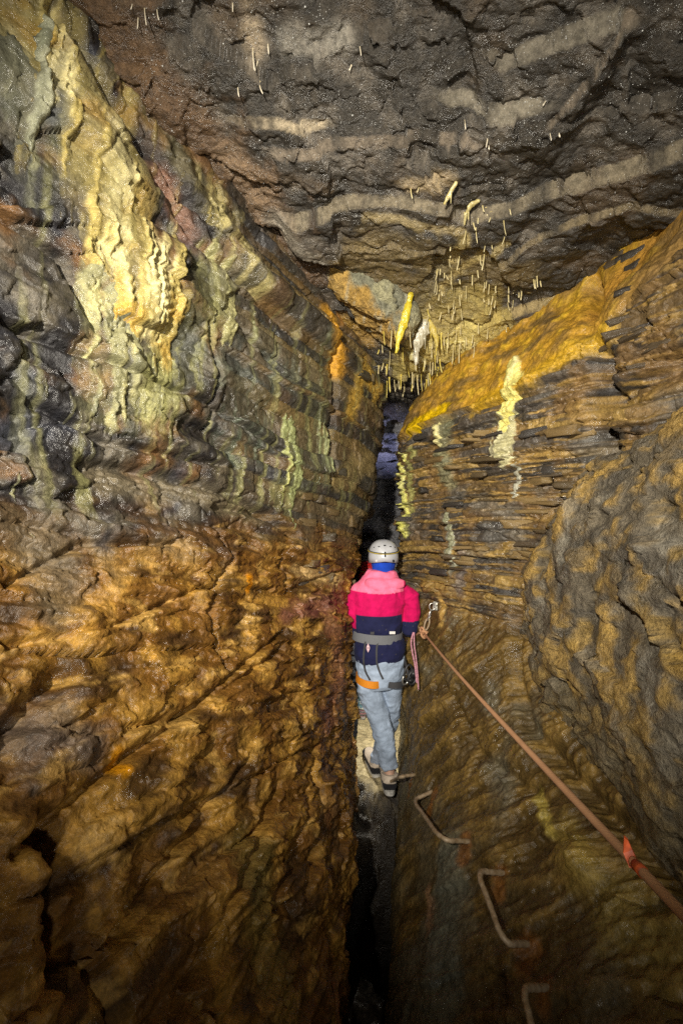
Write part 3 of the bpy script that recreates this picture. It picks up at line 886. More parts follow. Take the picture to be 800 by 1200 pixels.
def frames(pts, ref=None):
    pts = [Vector(p) for p in pts]
    out = []
    prev = None
    for i, p in enumerate(pts):
        t = (pts[min(i + 1, len(pts) - 1)] - pts[max(i - 1, 0)]).normalized()
        if ref is not None:
            a = Vector(ref) - t * Vector(ref).dot(t)
            if a.length < 1e-4:
                a = Vector((0, 1, 0)) - t * t.y
            a.normalize()
        elif prev is None:
            a = t.orthogonal().normalized()
        else:
            a = (prev - t * prev.dot(t)).normalized()
        prev = a
        out.append((p, t, a, t.cross(a)))
    return out
def tube(bm, pts, rads, seg=14, ref=None, cap=True):
    """closed tapered tube along a line; a radius is a number or (along ref, across)"""
    rings = []
    for (p, t, a, b), r in zip(frames(pts, ref), rads):
        ra, rb = r if isinstance(r, tuple) else (r, r)
        rings.append([bm.verts.new(p + a * (ra * math.cos(k * 2 * math.pi / seg)) + b * (rb * math.sin(k * 2 * math.pi / seg))) for k in range(seg)])
    for r0, r1 in zip(rings[:-1], rings[1:]):
        for k in range(seg):
            bm.faces.new((r0[k], r0[(k + 1) % seg], r1[(k + 1) % seg], r1[k]))
    if cap:
        bm.faces.new(rings[0][::-1])
        bm.faces.new(rings[-1])
def ball(bm, c, r, seg=16):
    m = Matrix.Translation(c) @ Matrix.Diagonal((*r, 1))
    bmesh.ops.create_uvsphere(bm, u_segments=seg, v_segments=seg * 3 // 4, radius=1, matrix=m)
def box(bm, c, size, rot=None, bev=0.0):
    m = Matrix.Translation(c) @ (rot.to_matrix().to_4x4() if rot else Matrix()) @ Matrix.Diagonal((*size, 1))
    r = bmesh.ops.create_cube(bm, size=1, matrix=m)
    if bev:
        es = list({e for v in r['verts'] for e in v.link_edges})
        bmesh.ops.bevel(bm, geom=es, offset=bev, segments=2, affect='EDGES')
def done(name, bm, mat, parent=None, smooth=True, col=None):
    bmesh.ops.recalc_face_normals(bm, faces=bm.faces)
    me = bpy.data.meshes.new(name)
    bm.to_mesh(me)
    bm.free()
    for p in me.polygons: p.use_smooth = smooth
    if col is not None:
        vcol(me, col)
    return link(name, me, mat, parent)
def coords(me):
    co = np.empty(len(me.vertices) * 3, np.float32)
    me.vertices.foreach_get('co', co)
    return co.reshape(-1, 3)
def vcol(me, f):
    co = coords(me)
    c = np.asarray(f(co), np.float32)
    if c.ndim == 1: c = np.broadcast_to(c, (len(co), 3))
    a = me.color_attributes.new('Col', 'FLOAT_COLOR', 'POINT')
    d = np.ones((len(co), 4), np.float32)
    d[:, :3] = c
    a.data.foreach_set('color', d.ravel())
def soft(name, bm, mat, parent, voxel=0.006, it=4, wrinkle=None, col=None):
    """union of the shapes in bm as one smooth skin"""
    bmesh.ops.recalc_face_normals(bm, faces=bm.faces)
    me = bpy.data.meshes.new(name)
    bm.to_mesh(me)
    bm.free()
    o = bpy.data.objects.new(name, me)
    COL.objects.link(o)
    r = o.modifiers.new('r', 'REMESH')
    r.mode = 'VOXEL'
    r.voxel_size = voxel
    r.use_smooth_shade = True
    s = o.modifiers.new('s', 'SMOOTH')
    s.factor = 0.5
    s.iterations = it
    dg = bpy.context.evaluated_depsgraph_get()
    me2 = bpy.data.meshes.new_from_object(o.evaluated_get(dg))
    bpy.data.objects.remove(o)
    bpy.data.meshes.remove(me)
    me2.name = name
    if wrinkle is not None:
        co = coords(me2)
        nn = np.empty(len(me2.vertices) * 3, np.float32)
        me2.vertices.foreach_get('normal', nn)
        co = co + nn.reshape(-1, 3) * wrinkle(co)[:, None]
        me2.vertices.foreach_set('co', co.ravel())
        me2.update()
    for p in me2.polygons: p.use_smooth = True
    if col is not None:
        vcol(me2, col)
    return link(name, me2, mat, parent)
def ribbon(pts, nrm, width, thick):
    """flat webbing along points with a given outward normal at each"""
    bm = bmesh.new()
    rings = []
    n = len(pts)
    for i in range(n):
        p = Vector(pts[i])
        t = (Vector(pts[min(i + 1, n - 1)]) - Vector(pts[max(i - 1, 0)])).normalized()
        nn = Vector(nrm[i])
        s = t.cross(nn).normalized()
        rings.append([bm.verts.new(p + s * (sx * width / 2) + nn * (sz * thick / 2)) for sx, sz in ((-1, -1), (1, -1), (1, 1), (-1, 1))])
    for a, b in zip(rings[:-1], rings[1:]):
        for k in range(4):
            bm.faces.new((a[k], a[(k + 1) % 4], b[(k + 1) % 4], b[k]))
    bm.faces.new(rings[0][::-1])
    bm.faces.new(rings[-1])
    return bm
def hoop(c, rx, ry, width, thick, tilt=(0, 0, 0), seg=40):
    """webbing loop round a body part"""
    bm = bmesh.new()
    from mathutils import Euler
    R = Euler(tilt).to_matrix()
    rings = []
    for k in range(seg):
        a = 2 * math.pi * k / seg
        d = Vector((math.cos(a), math.sin(a), 0))
        ring = []
        for o, z in ((0, -1), (1, -1), (1, 1), (0, 1)):
            p = Vector((d.x * (rx + o * thick), d.y * (ry + o * thick), z * width / 2))
            ring.append(bm.verts.new(Vector(c) + R @ p))
        rings.append(ring)
    for i in range(seg):
        a, b = rings[i], rings[(i + 1) % seg]
        for k in range(4):
            bm.faces.new((a[k], a[(k + 1) % 4], b[(k + 1) % 4], b[k]))
    return bm
def smooth_line(pts, n=8):
    """Catmull-Rom through points"""
    P = [Vector(p) for p in pts]
    out = []
    for i in range(len(P) - 1):
        p0, p1, p2, p3 = P[max(i - 1, 0)], P[i], P[i + 1], P[min(i + 2, len(P) - 1)]
        for k in range(n):
            t = k / n
            out.append(0.5 * ((2 * p1) + (p2 - p0) * t + (2 * p0 - 5 * p1 + 4 * p2 - p3) * t * t + (3 * p1 - p0 - 3 * p2 + p3) * t ** 3))
    out.append(P[-1])
    return out
def cord(name, pts, r, mat, parent=None, seg=8, n=8):
    L = smooth_line(pts, n)
    bm = bmesh.new()
    tube(bm, L, [r] * len(L), seg)
    return done(name, bm, mat, parent)
def empty(name, loc):
    o = bpy.data.objects.new(name, None)
    o.empty_display_size = 0.1
    COL.objects.link(o)
    o.location = loc
    return o
def adopt(parent, *kids):
    """parent keeping the world place of meshes built in world coordinates"""
    for k in kids:
        k.parent = parent
        k.matrix_parent_inverse = Matrix.Translation(-Vector(parent.location))

bpy.context.view_layer.update()

# ------------------------------------------------------------------ materials of people and gear
def cloth_material(name, scale=350, bump=0.3, rough=0.85, use_col=True):
    m, nt, b = newmat(name)
    L = nt.links
    tc = nd(nt, 'ShaderNodeTexCoord')
    a = nd(nt, 'ShaderNodeVertexColor', layer_name='Col')
    n = nd(nt, 'ShaderNodeTexNoise')
    n.inputs['Scale'].default_value = 24
    n.inputs['Detail'].default_value = 8
    L.new(tc.outputs['Object'], n.inputs['Vector'])
    r = nd(nt, 'ShaderNodeMapRange')
    r.inputs['From Min'].default_value = 0.3
    r.inputs['From Max'].default_value = 0.7
    r.inputs['To Min'].default_value = 0.78
    r.inputs['To Max'].default_value = 1.12
    L.new(n.outputs['Fac'], r.inputs['Value'])
    vm = nd(nt, 'ShaderNodeVectorMath', operation='SCALE')
    L.new(a.outputs['Color'], vm.inputs[0])
    L.new(r.outputs[0], vm.inputs['Scale'])
    L.new(vm.outputs[0], b.inputs['Base Color'])
    n2 = nd(nt, 'ShaderNodeTexNoise')
    n2.inputs['Scale'].default_value = scale
    L.new(tc.outputs['Object'], n2.inputs['Vector'])
    ad = nd(nt, 'ShaderNodeMath', operation='MULTIPLY_ADD')
    L.new(n.outputs['Fac'], ad.inputs[0])
    ad.inputs[1].default_value = 2.0
    L.new(n2.outputs['Fac'], ad.inputs[2])
    bp = nd(nt, 'ShaderNodeBump')
    bp.inputs['Strength'].default_value = bump
    bp.inputs['Distance'].default_value = 0.004
    L.new(ad.outputs[0], bp.inputs['Height'])
    L.new(bp.outputs[0], b.inputs['Normal'])
    b.inputs['Roughness'].default_value = rough
    b.inputs['Sheen Weight'].default_value = 0.02
    b.inputs['Specular IOR Level'].default_value = 0.2
    MATS[name] = m
cloth_material('cloth', 350, 0.3)
cloth_material('denim', 500, 0.4)
plain_material('skin', (0.55, 0.34, 0.25), 0.5)
plain_material('helmet_white', (0.46, 0.47, 0.50), 0.32, nscale=25, var=0.2, bump=0.05)
plain_material('helmet_red', (0.45, 0.02, 0.02), 0.35, nscale=25, bump=0.05)
plain_material('helmet_grey', (0.25, 0.26, 0.28), 0.35, nscale=25, bump=0.05)
plain_material('black_plastic', (0.02, 0.02, 0.022), 0.45)
plain_material('dark_web', (0.045, 0.045, 0.05), 0.8, nscale=300, bump=0.4)
plain_material('grey_web', (0.15, 0.155, 0.17), 0.8, nscale=300, bump=0.4)
plain_material('orange_web', (0.75, 0.26, 0.01), 0.7, nscale=300, bump=0.4)
plain_material('yellow_web', (0.55, 0.42, 0.03), 0.7, nscale=200)
plain_material('white_patch', (0.7, 0.68, 0.66), 0.7)
plain_material('pink_patch', (0.75, 0.5, 0.55), 0.7)
plain_material('sole', (0.6, 0.58, 0.54), 0.6, nscale=40, var=0.5)
plain_material('steel', (0.55, 0.54, 0.5), 0.35, 0.9, nscale=80, var=0.4)
plain_material('muddy_steel', (0.24, 0.165, 0.09), 0.55, 0.15, nscale=70, var=0.5, bump=0.5, dist=0.003, col2=(0.36, 0.28, 0.19))
plain_material('pink_cord', (0.6, 0.28, 0.36), 0.8, nscale=150, var=0.6)
plain_material('orange_tape', (0.40, 0.06, 0.008), 0.55, nscale=60, var=0.7)

def rope_material(name, col, col2):
    m, nt, b = newmat(name)
    L = nt.links
    tc = nd(nt, 'ShaderNodeTexCoord')
    n = nd(nt, 'ShaderNodeTexNoise')
    n.inputs['Scale'].default_value = 30
    n.inputs['Detail'].default_value = 6
    L.new(tc.outputs['Object'], n.inputs['Vector'])
    w = nd(nt, 'ShaderNodeTexWave', wave_type='BANDS', bands_direction='DIAGONAL')
    w.inputs['Scale'].default_value = 95
    w.inputs['Distortion'].default_value = 1.0
    L.new(tc.outputs['Object'], w.inputs['Vector'])
    mx = nd(nt, 'ShaderNodeMix', data_type='RGBA')
    L.new(n.outputs['Fac'], mx.inputs['Factor'])
    mx.inputs['A'].default_value = (*col, 1)
    mx.inputs['B'].default_value = (*col2, 1)
    L.new(mx.outputs['Result'], b.inputs['Base Color'])
    b.inputs['Roughness'].default_value = 0.8
    bp = nd(nt, 'ShaderNodeBump')
    bp.inputs['Strength'].default_value = 0.12
    bp.inputs['Distance'].default_value = 0.002
    L.new(w.outputs['Fac'], bp.inputs['Height'])
    L.new(bp.outputs[0], b.inputs['Normal'])
    MATS[name] = m
rope_material('rope', (0.50, 0.27, 0.14), (0.30, 0.155, 0.075))

# ================================================================== PEOPLE
def finger_chain(bm, base, dirv, curl, axis, L, r):
    p = Vector(base)
    d = Vector(dirv).normalized()
    pts = [p.copy()]
    for k, f in enumerate((0.45, 0.32, 0.23)):
        p = p + d * (L * f)
        pts.append(p.copy())
        d = Matrix.Rotation(curl, 3, Vector(axis)) @ d
    tube(bm, pts, [r, r * 0.95, r * 0.85, r * 0.7], 8)
def hand(bm, wrist, fwd, palm_n, s):
    """palm and five curled fingers; fwd = finger direction, palm_n = out of the palm"""
    f = Vector(fwd).normalized()
    n = Vector(palm_n)
    n = (n - f * n.dot(f)).normalized()
    side = f.cross(n)
    w = Vector(wrist)
    tube(bm, [w - f * 0.02, w + f * 0.035 * s, w + f * 0.085 * s], [(0.026 * s, 0.018 * s), (0.038 * s, 0.015 * s), (0.037 * s, 0.012 * s)], 12, ref=side)
    for k, L in enumerate((0.068, 0.078, 0.072, 0.056)):
        finger_chain(bm, w + f * 0.082 * s + side * ((k - 1.5) * 0.019 * s), f, -0.85, side, L * s, 0.0085 * s)
    finger_chain(bm, w + f * 0.03 * s + side * (-0.034 * s), (f * 0.6 - side * 0.7 + n * 0.3), -0.5, side, 0.06 * s, 0.0095 * s)

def build_person(J, col, label):
    """J: joints in metres; rings: torso sections (z, cx, cy, rx, ry)"""
    root = empty('person', J['base'])
    s = J['s']
    kids = []
    T = J['torso']
    hd = Vector(J['head'])
    # ---- body, one continuous skin
    bm = bmesh.new()
    tube(bm, [(cx, cy, z) for z, cx, cy, rx, ry in T], [(rx * 0.86, ry * 0.84) for z, cx, cy, rx, ry in T], 24, ref=(1, 0, 0))
    nk = Vector(T[-1][1:3] + (T[-1][0],))
    tube(bm, [nk - Vector((0, 0, 0.06)), nk + (hd - nk) * 0.5, hd], [0.055 * s] * 3, 14)
    ball(bm, hd + Vector((0, 0, 0.0)), (0.072 * s, 0.09 * s, 0.108 * s), 20)
    fd = Vector(J['face'])
    ball(bm, hd + fd * 0.095 * s - Vector((0, 0, 0.012 * s)), (0.013 * s, 0.018 * s, 0.022 * s), 10)        # nose
    ball(bm, hd + fd * 0.075 * s - Vector((0, 0, 0.075 * s)), (0.035 * s, 0.025 * s, 0.028 * s), 10)        # chin
    ball(bm, hd + fd * 0.083 * s - Vector((0, 0, 0.052 * s)), (0.022 * s, 0.012 * s, 0.008 * s), 8)         # mouth
    for sg in (-1, 1):
        ball(bm, hd + Vector((sg * 0.073 * s, 0, -0.01)), (0.010 * s, 0.018 * s, 0.03 * s), 8)             # ears
    for a in J['arms']:
        tube(bm, a['p'], [r * 0.72 for r in a['r']], 12)
        hand(bm, a['p'][-1], a['hf'], a['pn'], s)
    for l in J['legs']:
        tube(bm, l['p'], [r * 0.8 for r in l['r']], 14)
    for f in J['feet']:
        h = Vector(f['p'])
        d = Vector(f['d']).normalized()
        tube(bm, [h - d * 0.01 + Vector((0, 0, 0.03)), h + d * 0.08 * s + Vector((0, 0, 0.035)), h + d * 0.19 * s + Vector((0, 0, 0.022))],
             [(0.03 * s, 0.03 * s), (0.038 * s, 0.03 * s), (0.032 * s, 0.016 * s)], 12, ref=(1, 0, 0))
        tube(bm, [h + Vector((0, 0, 0.03)), Vector(f['ankle'])], [0.03 * s, 0.034 * s], 12)
    kids.append(soft('body', bm, 'skin', None, 0.007, 3))
    # ---- jacket
    bm = bmesh.new()
    tube(bm, [(cx, cy, z) for z, cx, cy, rx, ry in T], [(rx, ry) for z, cx, cy, rx, ry in T], 32, ref=(1, 0, 0))
    for a in J['arms']:
        tube(bm, a['p'], a['r'], 16)
    if J.get('hood'):
        for c_, r_ in J['hood']:
            ball(bm, Vector(c_), r_, 16)
    def wr(co):
        w1 = fbm(co * np.array([9, 9, 12]) + 0.4 * fbm(co * 5, 2)[:, None] + J['seed'], 3, ridged=True)
        w2 = fbm(co * np.array([18, 18, 30]) + J['seed'], 3)
        return (0.013 * w1 * sstep(-0.2, 0.4, fbm(co * 6, 2)) + 0.004 * w2) * s
    kids.append(soft('jacket', bm, 'cloth', None, 0.0055, 5, wr, col['jacket']))
    # ---- trousers
    bm = bmesh.new()
    hp = J['hips']
    tube(bm, [(cx, cy, z) for z, cx, cy, rx, ry in hp], [(rx, ry) for z, cx, cy, rx, ry in hp], 28, ref=(1, 0, 0))
    for l in J['legs']:
        tube(bm, l['p'], l['r'], 18)
    def wj(co):
        w1 = fbm(co * np.array([9, 9, 12]) + J['seed'] + 4 + 0.7 * fbm(co * 6, 2)[:, None], 3, ridged=True) * sstep(-0.35, 0.25, fbm(co * 5 + 8, 2))
        w2 = fbm(co * 24 + J['seed'], 3)
        return (0.015 * w1 + 0.004 * w2) * s
    kids.append(soft('trousers', bm, 'denim', None, 0.0055, 3, wj, col['trousers']))
    # ---- shoes
    for f in J['feet']:
        h = Vector(f['p'])
        d = Vector(f['d']).normalized()
        k = s * f.get('k', 1.0)
        U = Vector((0, 0, 1))
        bm = bmesh.new()
        tube(bm, [h - d * 0.038 * k + U * 0.045 * k, h - d * 0.03 * k + U * 0.048 * k, h + d * 0.03 * k + U * 0.055 * k, h + d * 0.10 * k + U * 0.047 * k, h + d * 0.18 * k + U * 0.036 * k, h + d * 0.215 * k + U * 0.03 * k],
             [(0.022 * k, 0.03 * k), (0.036 * k, 0.042 * k), (0.041 * k, 0.045 * k), (0.046 * k, 0.038 * k), (0.043 * k, 0.028 * k), (0.022 * k, 0.015 * k)], 16, ref=(1, 0, 0))
        an = Vector(f['ankle'])
        tube(bm, [h + U * 0.05 * k, h + (an - h) * f.get('collar', 0.62), h + (an - h) * (f.get('collar', 0.62) + 0.12)], [0.042 * k, 0.044 * k, 0.046 * k], 16)
        sh = soft('shoe', bm, 'cloth', None, 0.005, 2, None, (lambda co, hz=h.z, kk=k: col['shoe'](co, hz, kk)))
        bm = bmesh.new()
        n = 26
        lo, hi = [], []
        side = d.cross(U).normalized()
        for i in range(n):
            a = 2 * math.pi * i / n
            e = math.copysign(abs(math.cos(a)) ** 0.6, math.cos(a))
            q = h + d * (0.088 * k + 0.132 * k * e) + side * (math.copysign(abs(math.sin(a)) ** 0.6, math.sin(a)) * (0.038 + 0.006 * e) * k)
            lo.append(bm.verts.new(q))
            hi.append(bm.verts.new(q + U * 0.022 * k))
        bm.faces.new(lo[::-1])
        bm.faces.new(hi)
        for i in range(n):
            bm.faces.new((lo[i], lo[(i + 1) % n], hi[(i + 1) % n], hi[i]))
        so = done('sole', bm, 'sole', None, False)
        adopt(root, sh)
        so.parent = sh
    # ---- balaclava
    if col.get('hood'):
        bm = bmesh.new()
        ball(bm, hd - Vector((0, 0, 0.004)), (0.081 * s, 0.096 * s, 0.115 * s), 20)
        tube(bm, [nk - Vector((0, 0, 0.03)), nk + (hd - nk) * 0.6, hd], [0.066 * s, 0.066 * s, 0.07 * s], 16)
        kids.append(soft('hood', bm, 'cloth', None, 0.006, 3, lambda co: 0.003 * fbm(co * 30, 3), lambda co: np.array(col['hood'])))
    # ---- helmet
    hc = hd + Vector((0, 0, 0.028 * s))
    rx, ry, rz = 0.096 * s, 0.118 * s, 0.098 * s
    bm = bmesh.new()
    seg, ringn = 48, 14
    rows = []
    for i in range(ringn + 1):
        ph = math.pi / 2 * (1 - i / ringn) if i < ringn else 0
        row = []
        for k in range(seg):
            a = 2 * math.pi * k / seg
            rad = math.cos(ph) ** 0.82
            ridge = 1 + 0.022 * math.cos(3 * (a - math.pi / 2)) * math.sin(ph * 2)
            z = math.sin(ph) * rz
            if i >= ringn - 2:
                z -= 0.016 * s * (i - ringn + 2) * (1 + 0.5 * abs(math.cos(a)))
                rad *= 1 + 0.012 * (i - ringn + 2)
            row.append(bm.verts.new(hc + Vector((math.cos(a) * rx * rad * ridge, math.sin(a) * ry * rad * ridge, z))))
        rows.append(row)
    inner = [bm.verts.new(hc + (v.co - hc) * 0.93) for v in rows[-1]]
    rows.append(inner)
    for a_, b_ in zip(rows[:-1], rows[1:]):
        for k in range(seg):
            bm.faces.new((a_[k], a_[(k + 1) % seg], b_[(k + 1) % seg], b_[k]))
    bmesh.ops.remove_doubles(bm, verts=bm.verts, dist=1e-5)
    he = done('helmet', bm, col['helmet'], None)
    adopt(root, he)
    subs = []
    subs.append(done('lamp_band', hoop(hc + Vector((0, 0, 0.030 * s)), rx * 1.0, ry * 1.0, 0.011 * s, 0.003, (0.12, 0, 0), 48), 'dark_web', None))
    subs.append(done('lamp_band', hoop(hc + Vector((0, 0, 0.028 * s)), rx * 1.028, ry * 1.02, 0.004 * s, 0.002, (0.12, 0, 0), 48), 'yellow_web', None))
    for sx, sy, sz in ((0, 0.86, 0.066), (-0.42, 0.80, 0.058), (0.42, 0.80, 0.058), (-0.75, 0.60, 0.052), (0.75, 0.60, 0.052)):
        bm = bmesh.new()
        box(bm, hc + Vector((sx * rx * 0.86, -sy * ry * 0.86, sz * s)), (0.016 * s, 0.02 * s, 0.007 * s), None, 0.002)
        subs.append(done('vent', bm, 'black_plastic', None))
    bm = bmesh.new()
    box(bm, hc + Vector((0, -ry * 1.0, 0.012 * s)), (0.009 * s, 0.010, 0.034 * s), None, 0.002)
    subs.append(done('band_clip', bm, 'black_plastic', None))
    for sg in (-1, 1):
        bm = bmesh.new()
        box(bm, hc + Vector((sg * 0.052 * s, -ry * 0.86, -0.030 * s)), (0.014 * s, 0.012, 0.016 * s), None, 0.002)
        subs.append(done('cradle_clip', bm, 'white_patch' if sg < 0 else 'black_plastic', None))
    bm = bmesh.new()
    box(bm, hc + Vector((0, -ry * 0.90, -0.034 * s)), (0.05 * s, 0.010, 0.010 * s), None, 0.002)
    subs.append(done('size_adjuster', bm, 'black_plastic', None))
    bm = bmesh.new()
    fdn = fd.normalized()
    box(bm, hc + Vector((fdn.x * rx * 1.08, fdn.y * ry * 1.08, 0.030 * s)), (0.05 * s, 0.035 * s, 0.036 * s), None, 0.006)
    subs.append(done('headlamp', bm, 'black_plastic', None))
    for q in subs:
        q.parent = he
    adopt(root, *kids)
    tag(root, label, 'person')
    return root, kids

def colfun(base):
    return lambda co: np.array(base, np.float32)

# ---- the caver in the middle of the passage
YA = 2.80
def A_(u, v, y=YA): return tuple(at(u, v, y))
def ring_px(v, u0, u1, ry, y=YA, f=1.0):
    p = at((u0 + u1) / 2, v, y)
    return (p.z, p.x, y, (u1 - u0) / 2 / FPX * y * f, ry)
torsoA = [ring_px(772, 416, 473, 0.108), ring_px(762, 414, 474, 0.122), ring_px(753, 415, 472, 0.116), ring_px(744, 416, 468, 0.098), ring_px(733, 412, 471, 0.122),
          ring_px(715, 413, 472, 0.125), ring_px(700, 412, 475, 0.125), ring_px(690, 415, 477, 0.115), ring_px(683, 420, 472, 0.10), ring_px(676, 427, 466, 0.088), ring_px(669, 431, 463, 0.08)]
handR = Vector((0.455, 3.03, 0.955))
armsA = [
    {'p': [A_(470, 695), A_(480, 700), A_(482, 718), A_(480, 737, 2.79), (0.44, 2.90, 0.955), (0.452, 3.00, 0.95)], 'r': [0.06, 0.060, 0.055, 0.047, 0.045, 0.040], 'hf': (0.05, 1, 0.05), 'pn': (-0.3, 0, -1)},
    {'p': [A_(422, 695), A_(417, 700), A_(415, 718), A_(417, 738, 2.80), (0.12, 2.92, 0.97), (0.15, 3.02, 0.97)], 'r': [0.06, 0.055, 0.05, 0.045, 0.045, 0.038], 'hf': (0.3, 1, 0), 'pn': (0.3, 0, -1)}]
hipsA = [ring_px(762, 418, 471, 0.105), ring_px(775, 418, 472, 0.108), ring_px(788, 419, 471, 0.108), ring_px(799, 420, 470, 0.10), ring_px(804, 423, 468, 0.085)]
legsA = [
    {'p': [A_(434, 792), A_(433, 806), A_(440, 828), A_(446, 850, 2.79), A_(451, 872, 2.78), A_(456, 898, 2.78)], 'r': [0.076, 0.074, 0.066, 0.060, 0.054, 0.047]},
    {'p': [A_(458, 792), A_(459, 806, 2.82), A_(458, 828, 2.88), A_(455, 850, 2.94), A_(449, 870, 2.99), A_(442, 892, 3.03)], 'r': [0.066, 0.062, 0.056, 0.053, 0.049, 0.045]}]
fl = at(456, 927, 2.76)
fr = at(440, 908, 3.02)
feetA = [
    {'p': fl, 'd': (0.02, 1, 0), 'ankle': Vector(A_(456, 898, 2.78)), 'k': 1.22},
    {'p': fr, 'd': (-0.15, 1, 0.0), 'ankle': Vector(A_(442, 892, 3.03)), 'k': 1.22}]
headA = at(449, 655, 2.85)
JA = {'s': 0.97, 'base': (fl.x, 2.78, fl.z), 'torso': torsoA, 'head': headA, 'face': (0.05, 1, 0), 'arms': armsA, 'hips': hipsA, 'legs': legsA, 'feet': feetA, 'seed': 3.0,
      'hood': [((headA.x - 0.035, 2.735, at(0, 683, YA).z), (0.085, 0.055, 0.05)), ((headA.x + 0.04, 2.74, at(0, 682, YA).z), (0.075, 0.05, 0.035))]}
zy, zm = at(0, 690.5, YA).z, at(0, 717.5, YA).z
def jackA(co):
    x, y, z = co[:, 0], co[:, 1], co[:, 2]
    u = 400 + FPX * x / 2.72
    c = np.broadcast_to(np.array([0.012, 0.014, 0.055], np.float32), (len(co), 3)).copy()
    right = u > 471.5
    left = u < 417
    mag = np.where(right, z > at(0, 726.5, YA).z + 0.08 * (x - 0.42), np.where(left, z > at(0, 734, YA).z, z > zm))
    c[mag] = (0.55, 0.003, 0.095)
    yoke = (z > zy - 0.008 * np.sin(np.clip((u - 415) / 57, 0, 1) * math.pi)) & (u < 473)
    c[yoke] = (0.85, 0.17, 0.30)
    n = fbm(co * 60, 2)
    c[(n > 0.55) & ~mag] = (0.06, 0.055, 0.06)
    return c
def jeansA(co):
    n = fbm(co * 5 + 2, 3)[:, None]
    c = np.array([[0.34, 0.42, 0.55]]) * (1 + 0.3 * n) * (1 + 0.35 * fbm(co * np.array([10, 10, 34]) + 5, 3)[:, None])
    m = sstep(0.30, 0.08, co[:, 2])[:, None] * 0.35
    return c * (1 - m) + np.array([[0.22, 0.24, 0.30]]) * m
def shoeA(co, hz, k):
    z = (co[:, 2] - hz) / k
    c = np.broadcast_to(np.array([0.02, 0.02, 0.024], np.float32), (len(co), 3)).copy()
    c[z > 0.062] = (0.50, 0.42, 0.34)
    return c
pA, kA = build_person(JA, {'jacket': jackA, 'trousers': jeansA, 'shoe': shoeA, 'hood': (0.008, 0.05, 0.42), 'helmet': 'helmet_white'},
                      'caver seen from behind in pink and navy jacket, jeans and white helmet')
bvA = raybvh(kA)
# harness: one worn thing
har = empty('climbing_harness', A_(442, 744))
def wear(o, parent=har):
    adopt(parent, o)
    return o
pb = ring_px(744, 414, 470, 0.104)
wear(done('waist_belt', hoop((pb[1], YA, pb[0]), pb[3] * 1.012, 0.112, 0.055, 0.006, (0, 0.04, 0), 56), 'grey_web', None, False))
def on_body(pts, off=0.004):
    P, Nn = [], []
    for u, v in pts:
        h, n = shoot(bvA, u, v)
        if h is None: continue
        P.append(h + n * off)
        Nn.append(n)
    return P, Nn
def strap(name, pts, w, mat, th=0.004, off=0.005):
    dense = []
    for (a, b), (c, d) in zip(pts[:-1], pts[1:]):
        for t in np.linspace(0, 1, 6)[:-1]:
            dense.append((a + (c - a) * t, b + (d - b) * t))
    dense.append(pts[-1])
    P, Nn = on_body(dense, off)
    NS = [sum((Nn[max(0, min(len(Nn) - 1, i + k))] for k in (-2, -1, 0, 1, 2)), Vector()).normalized() for i in range(len(Nn))]
    PS = [sum((P[max(0, min(len(P) - 1, i + k))] for k in (-1, 0, 1)), Vector()) / 3 for i in range(len(P))]
    return wear(done(name, ribbon(PS, NS, w, th), mat, None, False))
strap('riser_strap', [(429, 748), (427, 762), (426, 776), (429, 788), (434, 797)], 0.011, 'dark_web')
strap('riser_strap', [(443, 748), (441, 762), (441, 775), (444, 786), (449, 796)], 0.011, 'dark_web')
q = at(433.5, 794.5, YA)
lo_l = wear(done('leg_loop', hoop((q.x, YA, q.z), 0.083, 0.113, 0.042, 0.005, (0, 0.10, 0), 40), 'orange_web', None, False))
lo_l['label'] = 'orange left leg loop'
q = at(458.5, 795, 2.81)
wear(done('leg_loop', hoop((q.x, 2.81, q.z), 0.076, 0.112, 0.036, 0.005, (0, 0.06, 0), 40), 'dark_web', None, False))
for (u, v, w, h) in ((459.5, 741.5, 0.034, 0.016), (436, 742, 0.022, 0.016)):
    bm = bmesh.new()
    hh = at(u, v, YA - 0.112 - 0.0085)
    box(bm, hh, (w, 0.003, h), None, 0.0006)
    wear(done('size_label', bm, 'white_patch' if u > 450 else 'dark_web', None, False))
tag(har, 'grey waist harness with one orange leg loop and dark straps on the pink-jacketed caver', 'harness')
# the small diamond emblem on the back of the jacket
bm = bmesh.new()
h, n = shoot(bvA, 431.2, 759)
M3 = n.to_track_quat('Z', 'Y').to_matrix()
ew, eh = 0.011, 0.027
for a, b in ((-1, 0), (0, 1)):
    for sg in (1, -1):
        e = [(0, sg * 0.002), (ew * a if a else ew, sg * 0.002), (0, sg * eh)]
        vs = [bm.verts.new(h + n * 0.004 + Vector((e_[0], 0, e_[1]))) for e_ in e]
        bm.faces.new(vs)
ex = bmesh.ops.extrude_face_region(bm, geom=bm.faces[:])
for v_ in ex['geom']:
    if isinstance(v_, bmesh.types.BMVert): v_.co += Vector((0, -0.002, 0))
emb = done('emblem', bm, 'pink_patch', None, False)
adopt(pA, emb)
